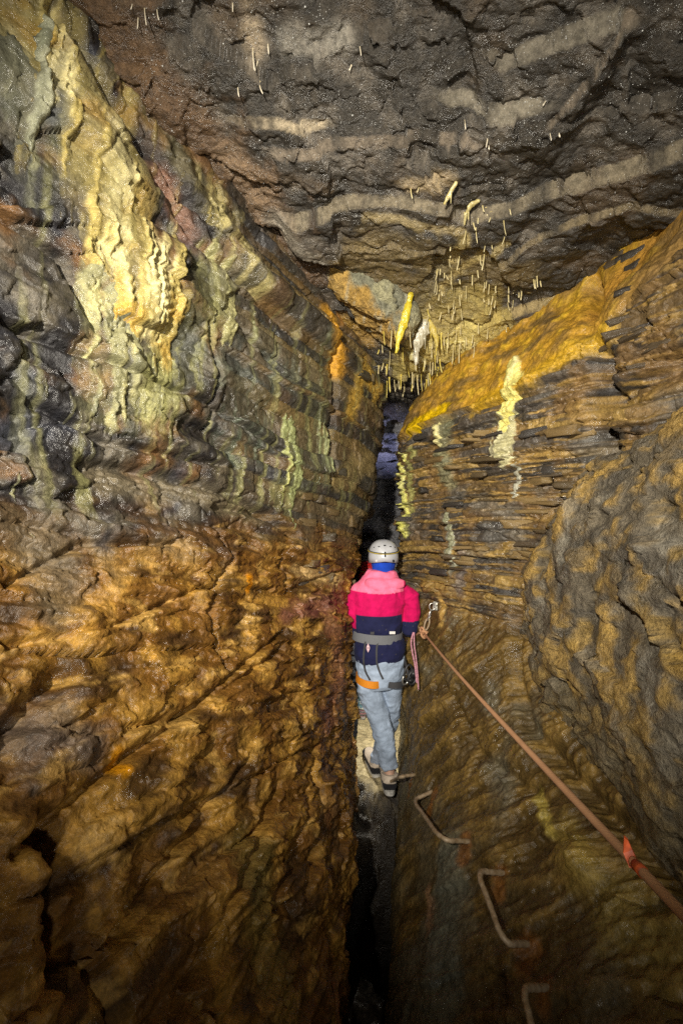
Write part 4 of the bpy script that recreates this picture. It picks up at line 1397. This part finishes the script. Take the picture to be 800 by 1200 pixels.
# gear hanging at the right hip
gear = empty('karabiner_set', A_(479, 792, 2.66))
def link_ring(c, a, b, r, up, side, mat, name):
    bm = bmesh.new()
    up, side = Vector(up).normalized(), Vector(side).normalized()
    pts = []
    for k in range(25):
        t = 2 * math.pi * k / 24
        pts.append(Vector(c) + up * (b * math.cos(t)) + side * (a * math.sin(t)))
    tube(bm, pts, [r] * 25, 8, ref=up.cross(side), cap=False)
    o = done(name, bm, mat, None)
    return o
for u, v, a, b, mat in ((478, 788, 0.024, 0.045, 'black_plastic'), (483, 794, 0.026, 0.040, 'black_plastic'), (475, 796, 0.02, 0.03, 'steel')):
    adopt(gear, link_ring(at(u, v, 2.66), a, b, 0.006, (0.2, 0.1, 1), (1, 0.4, -0.1), mat, 'karabiner'))
bm = bmesh.new()
box(bm, at(484, 789, 2.67), (0.05, 0.045, 0.05), None, 0.01)
box(bm, at(480, 797, 2.67), (0.05, 0.03, 0.03), None, 0.008)
adopt(gear, done('belay_device', bm, 'black_plastic', None))
adopt(gear, cord('lanyard', [at(470, 748, 2.82), at(473, 765, 2.82), at(476, 782, 2.67), at(478, 790, 2.66)], 0.006, 'dark_web', None))
tag(gear, 'cluster of black karabiners and belay device hanging at the caver right hip', 'karabiners')
tail = empty('cord', A_(485, 742, 2.70))
adopt(tail, cord('cord_strand', [at(484, 741, 2.70), at(481.5, 752, 2.68), at(483, 765, 2.64), at(486, 780, 2.60), at(488, 800, 2.57)], 0.0045, 'pink_cord', None))
adopt(tail, cord('cord_strand', [at(485, 741, 2.70), at(485, 755, 2.68), at(487, 770, 2.63), at(489, 790, 2.57), at(490, 808, 2.55)], 0.004, 'pink_cord', None))
tag(tail, 'faded pink cord tails dangling beside the caver right hand', 'cord')

# ---- two more cavers ahead, mostly hidden
def stand(x, y, z, H, face, lean=0.0, splay=0.08):
    s = H / 1.62
    ln = lambda hz: lean * 1.75 * max(0.0, hz - 0.62)
    t = lambda hz, rx, ry: (z + hz * s, x + ln(hz), y, rx * s, ry * s)
    torso = [t(0.84, 0.155, 0.11), t(0.92, 0.15, 0.112), t(1.02, 0.145, 0.108), t(1.15, 0.165, 0.12), t(1.27, 0.165, 0.115), t(1.33, 0.14, 0.095), t(1.37, 0.09, 0.08), t(1.41, 0.075, 0.075)]
    P = lambda dx, dy, hz: (x + ln(hz) + dx * s, y + dy * s, z + hz * s)
    fy = 1 if face[1] > 0 else -1
    arms = [{'p': [P(sg * 0.14, 0, 1.28), P(sg * 0.18, 0, 1.22), P(sg * 0.205, -0.01 * fy, 1.08), P(sg * 0.20, 0.0, 0.96), P(sg * 0.18, 0.12 * fy, 0.92), P(sg * 0.15, 0.2 * fy, 0.94)],
             'r': [0.06 * s, 0.06 * s, 0.052 * s, 0.046 * s, 0.042 * s, 0.036 * s], 'hf': (-sg * 0.2, fy, 0.1), 'pn': (-sg * 0.5, 0, -1)} for sg in (-1, 1)]
    hips = [t(0.92, 0.15, 0.108), t(0.86, 0.152, 0.11), t(0.79, 0.148, 0.105), t(0.74, 0.12, 0.09)]
    legs = [{'p': [P(sg * 0.075, 0, 0.8), P(sg * splay, 0, 0.68), P(sg * splay, 0.02 * fy, 0.45), P(sg * splay, 0, 0.25), P(sg * splay, -0.01, 0.10)], 'r': [0.078 * s, 0.076 * s, 0.058 * s, 0.052 * s, 0.044 * s]} for sg in (-1, 1)]
    feet = [{'p': Vector(P(sg * splay, 0.0, 0.0)), 'd': (sg * 0.1, fy, 0), 'ankle': Vector(P(sg * splay, -0.01, 0.13))} for sg in (-1, 1)]
    return {'s': s, 'base': (x, y, z), 'torso': torso, 'head': Vector(P(0, 0.03 * fy, 1.50)), 'face': face, 'arms': arms, 'hips': hips, 'legs': legs, 'feet': feet, 'seed': 9.0 + x}
JB = stand(0.005, 3.36, -0.03, 1.36, (0, 1, 0), 0.125)
def jackB(co):
    c = np.broadcast_to(np.array([0.012, 0.012, 0.016], np.float32), (len(co), 3)).copy()
    c[(np.abs(co[:, 0] - 0.14) > 0.10) & (co[:, 2] < 1.08) & (co[:, 2] > 0.95)] = (0.6, 0.05, 0.6)
    return c
def shoeB(co, hz, k):
    c = np.broadcast_to(np.array([0.012, 0.02, 0.016], np.float32), (len(co), 3)).copy()
    m = (np.sin(co[:, 2] * 420) > 0.1) & (np.sin((co[:, 0] + co[:, 1]) * 480) > 0.1)
    c[m] = (0.30, 0.42, 0.20)
    return c
for f in JB['feet']: f['collar'] = 1.2
build_person(JB, {'jacket': jackB, 'trousers': colfun((0.015, 0.017, 0.022)), 'shoe': shoeB, 'hood': (0.02, 0.02, 0.025), 'helmet': 'helmet_red'},
             'caver in dark clothes and red helmet, half hidden behind the left wall')
JC = stand(0.255, 3.78, -0.01, 1.36, (0.05, 1, 0), 0.0, 0.095)
def dots(co):
    c = np.broadcast_to(np.array([0.16, 0.33, 0.42], np.float32), (len(co), 3)).copy()
    a = np.arctan2(co[:, 1] - 3.78, co[:, 0] - np.where(co[:, 0] < 0.255, 0.255 - 0.08, 0.255 + 0.08))
    uu, vv = a / 0.75, co[:, 2] / 0.055
    row = np.floor(vv)
    d = ((uu + 0.5 * (row % 2)) % 1 - 0.5) ** 2 * 0.55 + (vv % 1 - 0.5) ** 2
    c[d < 0.085] = (0.75, 0.77, 0.75)
    return c
def shoeC(co, hz, k):
    c = np.broadcast_to(np.array([0.30, 0.28, 0.32], np.float32), (len(co), 3)).copy()
    c[np.sin(co[:, 2] * 200) > 0.4] = (0.55, 0.25, 0.30)
    return c
build_person(JC, {'jacket': colfun((0.05, 0.06, 0.10)), 'trousers': dots, 'shoe': shoeC, 'hood': (0.03, 0.03, 0.04), 'helmet': 'helmet_grey'},
             'caver furthest along the slot in teal leggings with white dots')
# their lamps: one tipped down at the floor, one shining up the slot
spot('headlamp_floor', (0.27, 3.16, 1.0), (0.19, 3.5, 0.1), 50, 120, 0.6, 0.02, (1.0, 0.95, 0.82))
spot('headlamp_ahead', (0.36, 3.96, 1.62), (0.46, 4.25, 2.45), 30, 80, 0.8, 0.02, (0.55, 0.58, 1.0))

# ================================================================== STAPLES, ROPE, ANCHOR
bv_right = raybvh([right_wall])
def on_right(u, v):
    h, n = shoot(bv_right, u, v)
    if n is not None and n.dot(Vector(ray(u, v))) > 0: n = -n
    return h, n
def staple(p0, p1, c0, c1, label):
    """bent bar: pixel feet on the rock p0, p1 and bar corners c0, c1 standing off the rock"""
    h0, n0 = on_right(*p0)
    h1, n1 = on_right(*p1)
    def corner(c, h):
        d = Vector(ray(*c))
        return Vector((0, 0, CAM_Z)) + d * (h.y - 0.055)
    a, b = corner(c0, h0), corner(c1, h1)
    nn = (n0 + n1).normalized()
    P = [h0 - (a - h0).normalized() * 0.03, h0, h0.lerp(a, 0.45), h0.lerp(a, 0.82), a.lerp(b, 0.12), a.lerp(b, 0.35), a.lerp(b, 0.65), a.lerp(b, 0.86), h1.lerp(b, 0.80), h1.lerp(b, 0.45), h1, h1 - (b - h1).normalized() * 0.03]
    L = smooth_line(P, 5)
    bm = bmesh.new()
    r = 0.0085
    rr = [r * (1 + 0.10 * math.sin(i * 2.1)) for i in range(len(L))]
    tube(bm, L, rr, 10)
    o = done('foot_staple', bm, 'muddy_steel')
    return tag(o, label, 'staple', 'steel foot staples on the slope')
staple((505, 928), (549, 986), (484, 938), (517, 984), 'bent steel foot staple second from the caver heel')
staple((589, 1023), (617, 1106), (559, 1021), (590, 1105), 'bent steel foot staple third from the caver heel')
staple((640, 1157), (668, 1245), (612, 1158), (632, 1245), 'bent steel foot staple furthest from the caver, deep in shade')
h0, n0 = on_right(485, 908)
L = smooth_line([h0 - Vector((-0.03, -0.02, 0)), h0, at(476, 909, h0.y - 0.02), at(468, 911, h0.y - 0.02), at(462, 914, 2.66), at(457, 916, 2.72), at(455, 917, 2.82)], 5)
bm = bmesh.new()
tube(bm, L, [0.0085 * (1 + 0.1 * math.sin(i * 2.1)) for i in range(len(L))], 10)
tag(done('foot_staple', bm, 'muddy_steel'), 'bent steel foot staple right beside the caver heel', 'staple', 'steel foot staples on the slope')

knot = on_right(500, 741)
kp = knot[0] + knot[1] * 0.03
far_end = at(800 + 40, 1070 + 44.5, 0.40)
dirr = (far_end - kp)
bm = bmesh.new()
pts = []
for t in np.linspace(0, 1, 60):
    p = kp.lerp(far_end, t)
    p.z -= 0.014 * math.sin(math.pi * t)
    pts.append(p)
pts = pts + smooth_line([far_end, far_end + dirr * 0.25 + Vector((0.12, 0, 0)), Vector((0.75, -0.9, 1.42)), Vector((1.2, -1.6, 1.5))], 8)[1:]
rope = empty('rope', kp)
tube(bm, pts, [0.0058] * len(pts), 12)
adopt(rope, done('main_line', bm, 'rope', None))
# line running on past the anchor to the leading caver
adopt(rope, cord('onward_line', [kp, at(491, 742, 2.72), at(484, 745, 2.86), handR + Vector((0, 0, 0.0)), Vector((0.44, 3.3, 0.95)), Vector((0.5, 3.9, 1.0))], 0.0065, 'rope', None))
bm = bmesh.new()
for k, (du, dv) in enumerate(((-3, -4), (0, -2), (2, 1), (-2, 2))):
    c0 = kp + Vector((du * 0.004, -0.006 * k, -dv * 0.004))
    ax = Vector((math.cos(k * 1.3), 0.5, math.sin(k * 1.3))).normalized()
    s1 = ax.orthogonal().normalized()
    s2 = ax.cross(s1)
    tube(bm, [c0 + s1 * (0.017 * math.cos(t)) + s2 * (0.017 * math.sin(t)) for t in np.linspace(0, 2 * math.pi, 17)], [0.0072] * 17, 8, ref=ax, cap=False)
adopt(rope, done('knot', bm, 'rope', None))
tag(rope, 'taut rusty brown hand rope knotted at the anchor', 'rope')
hg, hn = on_right(510, 710)
anchor = empty('bolt_anchor', hg)
bm = bmesh.new()
q = hn.to_track_quat('Z', 'Y')
box(bm, hg + hn * 0.004, (0.028, 0.05, 0.006), q, 0.0015)
adopt(anchor, done('hanger_plate', bm, 'steel', None, False))
bm = bmesh.new()
bmesh.ops.create_cone(bm, cap_ends=True, segments=6, radius1=0.010, radius2=0.010, depth=0.014, matrix=Matrix.Translation(hg + hn * 0.012 + Vector((0, 0, 0.012))) @ q.to_matrix().to_4x4())
adopt(anchor, done('bolt', bm, 'steel', None, False))
e1 = hg + hn * 0.016 + Vector((-0.014, 0, -0.006))
adopt(anchor, link_ring(e1, 0.017, 0.02, 0.0042, (0, 0, 1), (1, 0, 0), 'steel', 'ring'))
dv = (kp - e1)
L1 = dv.length
u1 = dv.normalized()
sd = u1.cross(hn).normalized()
adopt(anchor, link_ring(e1 + u1 * L1 * 0.33, 0.010, L1 * 0.20, 0.004, u1, hn, 'steel', 'chain_link'))
adopt(anchor, link_ring(e1 + u1 * L1 * 0.66, 0.013, L1 * 0.22, 0.0055, u1, sd, 'muddy_steel', 'chain_link'))
tag(anchor, 'pale steel bolt anchor and links holding the rope to the rock', 'anchor')
# orange tape flag tied on the rope
tb = at(752, 1005, 0.56)
tpos = min(pts, key=lambda p: (Vector((400 + FPX * p.x / max(p.y, .1), 0, 600 - FPX * (p.z - CAM_Z) / max(p.y, .1))) - Vector((752, 0, 1012))).length)
bm = bmesh.new()
prof = [(-0.004, 0.026), (0.001, 0.022), (0.006, 0.011), (0.010, 0.0), (0.007, -0.006), (-0.002, -0.004), (-0.005, 0.008)]
fa = [bm.verts.new(tpos + Vector((x_ - 0.004, 0.012 + 0.006 * math.sin(z_ * 90), z_ - 0.002))) for x_, z_ in prof]
fb = [bm.verts.new(v_.co + Vector((0.002, 0.004, 0))) for v_ in fa]
bm.faces.new(fa)
bm.faces.new(fb[::-1])
for i in range(len(fa)):
    bm.faces.new((fa[i], fb[i], fb[(i + 1) % len(fa)], fa[(i + 1) % len(fa)]))
tape = empty('tape_flag', tpos)
adopt(tape, done('flag', bm, 'orange_tape', None, False))
wd = dirr.normalized()
bm = bmesh.new()
tube(bm, [tpos - wd * 0.008, tpos + wd * 0.008], [0.0064, 0.0064], 12)
adopt(tape, done('wrap', bm, 'orange_tape', None))
tag(tape, 'scrap of bright orange tape tied round the rope', 'tape')

# ================================================================== STALACTITES
bv_ceil = raybvh([ceiling, bpy.data.objects['hanging_rock']])
calc_cols = {'pale': ((0.40, 0.32, 0.12), (0.55, 0.48, 0.28)), 'yellow': ((0.50, 0.38, 0.04), (0.58, 0.48, 0.14)), 'ivory': ((0.40, 0.33, 0.20), (0.55, 0.50, 0.40))}
def stalactite(u, v, ln, kind, rpx, label, group):
    for k in range(14):
        h, n = shoot(bv_ceil, u, v - k * 1.5)
        if h is not None and h.y < 3.25: break
    else:
        return
    px = h.y / FPX
    top = h + Vector((0, 0.004, 0.014))
    L = ln * px * 1.05 + 0.012
    r = max(0.0021, rpx * random.uniform(0.55, 1.15) * px * 0.5)
    ln = ln * random.uniform(0.85, 1.15)
    tilt_x = random.uniform(-0.012, 0.012)
    bm = bmesh.new()
    P, Rr = [], []
    bx, by = random.uniform(-1, 1) * 0.0015, random.uniform(-1, 1) * 0.0015
    nn = 9
    for i in range(nn):
        t = i / (nn - 1)
        P.append(top + Vector((bx * math.sin(t * 5) + tilt_x * t * t, by * math.sin(t * 4), -L * t)))
        Rr.append(r * (0.72 + 1.5 * max(0, 1 - t * 4.5) ** 1.5 + random.uniform(-0.10, 0.12)) * (1 if t < 0.97 else 0.6))
    tube(bm, P, Rr, 7)
    c0, c1 = calc_cols[kind]
    ti = top.z
    o = done('stalactite', bm, 'calcite', None, True, lambda co: np.array(c0) + (np.array(c1) - np.array(c0)) * np.clip((ti - co[:, 2:3]) / max(L, 1e-3), 0, 1))
    tag(o, label, 'stalactite', group)
G1 = 'straw stalactites under the roof'
roof = [(480.7, 220, 12), (491.5, 218, 7), (544, 247, 16), (560, 252, 10), (565, 240, 8), (569, 247, 6), (575.5, 252, 8), (597, 243, 8.5), (590, 258, 17), (591, 277, 9), (545.6, 270, 15),
        (557.5, 266, 18), (576, 287, 5), (526, 303, 10), (529, 297, 5), (538, 297, 19), (567, 296, 20), (511.4, 317, 26), (529, 313, 20), (522.6, 322, 6), (553.5, 322, 12), (567.7, 331, 11),
        (546, 335, 15), (538, 343, 15), (580, 335, 8), (603, 339, 5), (610, 339, 4), (625, 327, 11), (633, 329, 7), (572.6, 350, 7), (577, 347, 10), (595, 354, 10), (531.6, 358, 17)]
for u, v, l in list(roof)[11:]:
    roof.append((u + random.uniform(-9, 9), v + random.uniform(-9, 9), random.uniform(4, 13)))
for _ in range(16):
    roof.append((random.uniform(500, 610), random.uniform(330, 385), random.uniform(5, 14)))
for u, v, l in roof:
    stalactite(u, v, l, 'pale', 2.0, 'thin cream straw stalactite on the dark roof above the yellow curtain', 'straws on the dark roof')
clus = [(501.7, 367, 12), (516.8, 366, 9), (501, 362, 10), (444, 410, 5), (456.7, 411, 22), (471.6, 407, 23), (443.6, 431, 12), (456, 442, 17), (467, 446, 10), (486.5, 414, 20), (490, 424, 13),
        (494.4, 419, 7), (497, 425, 10), (504, 424, 14), (507, 425, 14), (512.7, 412, 13), (513, 433, 12), (524.6, 388, 19), (531, 405, 21), (538, 403, 22), (555.6, 401, 6), (553, 417, 10),
        (521.5, 440, 7), (507.5, 440, 9), (501, 437, 15), (503, 437, 15), (493.5, 438, 20), (489, 440, 22), (462, 445, 14), (464.6, 455, 9), (474, 455, 9), (449, 425, 9), (452, 432, 8),
        (520, 395, 10), (508, 400, 9), (546, 395, 9), (478, 430, 12), (483, 436, 14), (497, 450, 12), (470, 440, 16)]
for _ in range(34):
    clus.append((random.uniform(446, 560), random.uniform(385, 456), random.uniform(7, 20)))
for u, v, l in clus:
    stalactite(u, v, l, 'yellow' if random.random() < 0.4 else 'pale', 2.0, 'thin yellowish straw stalactite in the dense cluster over the dark slot', 'straws over the dark slot')
for u, v, l in [(155, 0, 10), (169, 8, 20), (162, 20, 12), (183, 10, 12), (296, 55, 25), (302, 70, 12), (314, 50, 12), (304, 100, 9), (278, 102, 10), (273, 2, 10)]:
    stalactite(u, v, l, 'ivory', 2.4, 'short ivory stalactite on the brown roof near the left wall', 'stalactites near the left wall')
for u, v, l in [(422, 50, 14), (412, 75, 7), (571, 162, 10), (645, 155, 9), (654, 155, 5), (545, 145, 6), (572, 170, 5), (640, 118, 5)]:
    stalactite(u, v, l, 'ivory', 2.4, 'short ivory stalactite alone beside a pale roof band', 'stalactites beside the roof bands')
# calcite curtains
def curtain(pts, widths, mat_cols, label, drips=3):
    """flowstone lip hugging the rock, ending in free drips"""
    P, Wd = [], []
    last = None
    dense = []
    for (a, b), (c, d) in zip(pts[:-1], pts[1:]):
        for t in np.linspace(0, 1, 5)[:-1]: dense.append((a + (c - a) * t, b + (d - b) * t))
    dense.append(pts[-1])
    for k, (u, v) in enumerate(dense):
        h, n = shoot(bv_ceil, u, v)
        y = h.y if h is not None and h.y < 3.2 else last
        if y is None: y = 2.7
        if last is not None: y = min(y, last + 0.006)
        last = y
        P.append(at(u, v, y - 0.004))
    n = len(P)
    W = np.interp(np.linspace(0, 1, n), np.linspace(0, 1, len(widths)), widths)
    px = P[n // 2].y / FPX
    bm = bmesh.new()
    P[0] = P[0] + Vector((0, 0.02, 0.015))
    tube(bm, P, [(max(0.003, w * px / 2 * (1 + 0.25 * random.uniform(-1, 1))), 0.25 * w * px / 2 + 0.004) for w in W], 12, ref=(1, 0, 0))
    for k in range(drips):
        i0 = random.randint(n // 3, n - 1)
        q = P[i0] + Vector((random.uniform(-0.4, 0.4) * W[i0] * px, -0.003, 0.006))
        ln = random.uniform(6, 18) * px
        tube(bm, [q, q + Vector((0.001, 0, -ln * 0.3)), q + Vector((0, 0, -ln))], [0.007, 0.0042, 0.0022], 8)
    c0, c1 = mat_cols
    o = soft('calcite_curtain', bm, 'calcite', None, 0.003, 1, lambda co: 0.003 * fbm(co * np.array([70, 70, 25]), 3),
             lambda co: np.array(c0) + (np.array(c1) - np.array(c0)) * sstep(-0.2, 0.3, fbm(co * np.array([60, 60, 12]), 3))[:, None])
    tag(o, label, 'calcite curtain')
curtain([(482, 342), (478, 358), (473, 378), (467, 396), (464, 414)], [5, 9, 11, 8, 3], ((0.42, 0.33, 0.02), (0.58, 0.48, 0.06)), 'bright yellow calcite curtain hanging from the rock nose', 2)
curtain([(499, 374), (496, 388), (490, 400), (487, 412), (487, 428)], [8, 13, 14, 8, 3], ((0.32, 0.29, 0.20), (0.46, 0.43, 0.33)), 'broad pale grey calcite tongue ending in a drip', 4)
curtain([(500, 374), (506, 384), (511, 396), (512, 408)], [8, 9, 6, 2], ((0.40, 0.30, 0.05), (0.50, 0.41, 0.14)), 'small golden calcite fang beside the pale grey tongue', 2)
curtain([(536, 212), (528, 224), (520, 240)], [3, 6, 3], ((0.36, 0.30, 0.12), (0.46, 0.40, 0.2)), 'slanting cream calcite blade under the tan roof band', 1)
curtain([(562, 234), (551, 241), (545, 252), (544, 264)], [5, 6, 4, 2], ((0.36, 0.30, 0.12), (0.46, 0.40, 0.2)), 'curved cream calcite hook ending in a long drip', 1)
curtain([(108, 36), (111, 46), (111, 58)], [8, 13, 9], ((0.36, 0.27, 0.03), (0.42, 0.33, 0.06)), 'round yellow calcite knob beside the top of the drape', 0)
curtain([(515, 396), (528, 402), (545, 400)], [4, 9, 4], ((0.40, 0.33, 0.10), (0.52, 0.45, 0.2)), 'creamy calcite lip with drips between the fang and the ochre shelf', 6)
curtain([(478, 412), (486, 420), (498, 422)], [4, 10, 5], ((0.38, 0.33, 0.14), (0.5, 0.45, 0.25)), 'lumpy cream calcite rim low over the dark slot', 6)

# beads of water on the roof and upper walls
def droplets(surfs, count):
    V0, F0 = [], []
    base = []
    for i in range(3):
        ph = i / 2 * math.pi / 2 * 0.98
        for k in range(6):
            a = k * math.pi / 3
            base.append((math.cos(ph) * math.cos(a), math.cos(ph) * math.sin(a), math.sin(ph)))
    base = np.array(base)
    fq = [[i * 6 + k, i * 6 + (k + 1) % 6, (i + 1) * 6 + (k + 1) % 6, (i + 1) * 6 + k] for i in range(2) for k in range(6)]
    fq = np.array(fq)
    Vs, Fs, off = [], [], 0
    for bv, (u0, u1, v0, v1), n in surfs:
        for _ in range(n):
            u, v = random.uniform(u0, u1), random.uniform(v0, v1)
            h, nn = shoot(bv, u, v)
            if h is None or h.y > 3.2: continue
            if perlin(np.array([[h.x * 4, h.y * 4, 3.0]]))[0] + 0.5 * perlin(np.array([[h.x * 12, h.y * 12, 9.0]]))[0] < random.uniform(-0.1, 0.35): continue
            if nn.dot(Vector(ray(u, v))) > 0: nn = -nn
            r = random.uniform(0.0006, 0.0014) * (1 + 0.3 * h.y) * (1.5 if random.random() < 0.05 else 0.8)
            R = np.array(nn.to_track_quat('Z', 'Y').to_matrix())
            Vs.append((base * r) @ R.T + np.array(h))
            Fs.append(fq + off)
            off += len(base)
    me = np_mesh('drops', np.concatenate(Vs), np.concatenate(Fs))
    m, nt, b = newmat('water_bead')
    nz = nd(nt, 'ShaderNodeTexNoise')
    nz.inputs['Scale'].default_value = 30
    rm = nd(nt, 'ShaderNodeMapRange')
    rm.inputs['To Min'].default_value = 0.05
    rm.inputs['To Max'].default_value = 0.3
    nt.links.new(nz.outputs['Fac'], rm.inputs['Value'])
    nt.links.new(rm.outputs[0], b.inputs['Roughness'])
    b.inputs['Base Color'].default_value = (0.40, 0.40, 0.38, 1)  # opaque pale colour stands in for glints on clear drops
    MATS['water_bead'] = m
    tag(link('water_beads', me, 'water_bead'), 'fine beads of water, coloured pale for their glint, on the dark roof', 'water', None, 'stuff')
droplets([(bv_ceil, (170, 800, 0, 330), 4200)], 1)

# ================================================================== separate slabs of bedrock standing proud of the walls
bv_left = raybvh([left_wall])
def slab_mesh(seed, n=0):
    r = random.Random(seed)
    bm = bmesh.new()
    bmesh.ops.create_cube(bm, size=1)
    for v in bm.verts:
        v.co += Vector((r.uniform(-0.12, 0.12), r.uniform(-0.1, 0.1), r.uniform(-0.1, 0.1)))
    bmesh.ops.bevel(bm, geom=bm.edges[:], offset=0.07, segments=1, affect='EDGES')
    bmesh.ops.triangulate(bm, faces=[f for f in bm.faces if len(f.verts) > 4])
    bmesh.ops.subdivide_edges(bm, edges=bm.edges[:], cuts=2, use_grid_fill=True, smooth=0.0)
    co = np.array([v.co[:] for v in bm.verts])
    w = fbm(co * 3.5 + seed * 3.7, 4)
    w2 = fbm(co * np.array([2, 2, 9]) + seed * 1.7, 3)
    for v, a, b in zip(bm.verts, w, w2):
        v.co += v.co.normalized() * (0.20 * a + 0.08 * b)
    me = bpy.data.meshes.new('rock_slab')
    bm.to_mesh(me)
    bm.free()
    for p in me.polygons: p.use_smooth = True
    return me
def slabs(bv, wall, region, count, size, pal, mat, seed, dipf):
    r = random.Random(seed)
    var = []
    for k in range(10):
        me = slab_mesh(seed + k)
        base = pal[k % len(pal)]
        vcol(me, lambda co: np.array(base) * (1 + 0.4 * fbm(co * 4 + k, 3)[:, None]))
        me.materials.append(MATS[mat])
        var.append(me)
    u0, u1, v0, v1 = region
    for i in range(count):
        u, v = r.uniform(u0, u1), r.uniform(v0, v1)
        h, n = shoot(bv, u, v)
        if h is None or not (1.2 < h.y < 3.1): continue
        if n.dot(Vector(ray(u, v))) > 0: n = -n
        nh = Vector((n.x, n.y, 0)).normalized()
        o = bpy.data.objects.new('rock_slab', r.choice(var))
        COL.objects.link(o)
        L, T = r.uniform(*size[0]), r.uniform(*size[1])
        D = r.uniform(0.05, 0.08)
        yaw = math.atan2(nh.y, nh.x) + math.pi / 2 + r.uniform(-0.12, 0.12)
        o.scale = (L, D, T)
        o.rotation_euler = (r.uniform(-0.06, 0.06), dipf + r.uniform(-0.05, 0.05), yaw)
        o.location = h - nh * (D * 0.5 - r.uniform(0.001, 0.010))
        o.parent = wall
slabs(bv_left, left_wall, (335, 440, 575, 690), 14, ((0.07, 0.16), (0.03, 0.07)), [(0.14, 0.095, 0.042), (0.08, 0.062, 0.038), (0.20, 0.13, 0.05), (0.06, 0.05, 0.038)], 'rock_left', 40, 0.06)
slabs(bv_left, left_wall, (395, 445, 420, 575), 6, ((0.06, 0.14), (0.03, 0.06)), [(0.12, 0.09, 0.042), (0.09, 0.075, 0.045), (0.06, 0.052, 0.036)], 'rock_left', 60, 0.06)
slabs(bv_right, right_wall, (480, 690, 500, 680), 60, ((0.10, 0.26), (0.016, 0.04)), [(0.07, 0.052, 0.032), (0.15, 0.10, 0.042), (0.04, 0.035, 0.03), (0.19, 0.13, 0.055), (0.09, 0.065, 0.035)], 'rock_right', 80, 0.0)
slabs(bv_right, right_wall, (700, 800, 290, 470), 14, ((0.06, 0.12), (0.02, 0.04)), [(0.07, 0.052, 0.032), (0.14, 0.09, 0.038), (0.045, 0.038, 0.03)], 'rock_right', 90, 0.0)
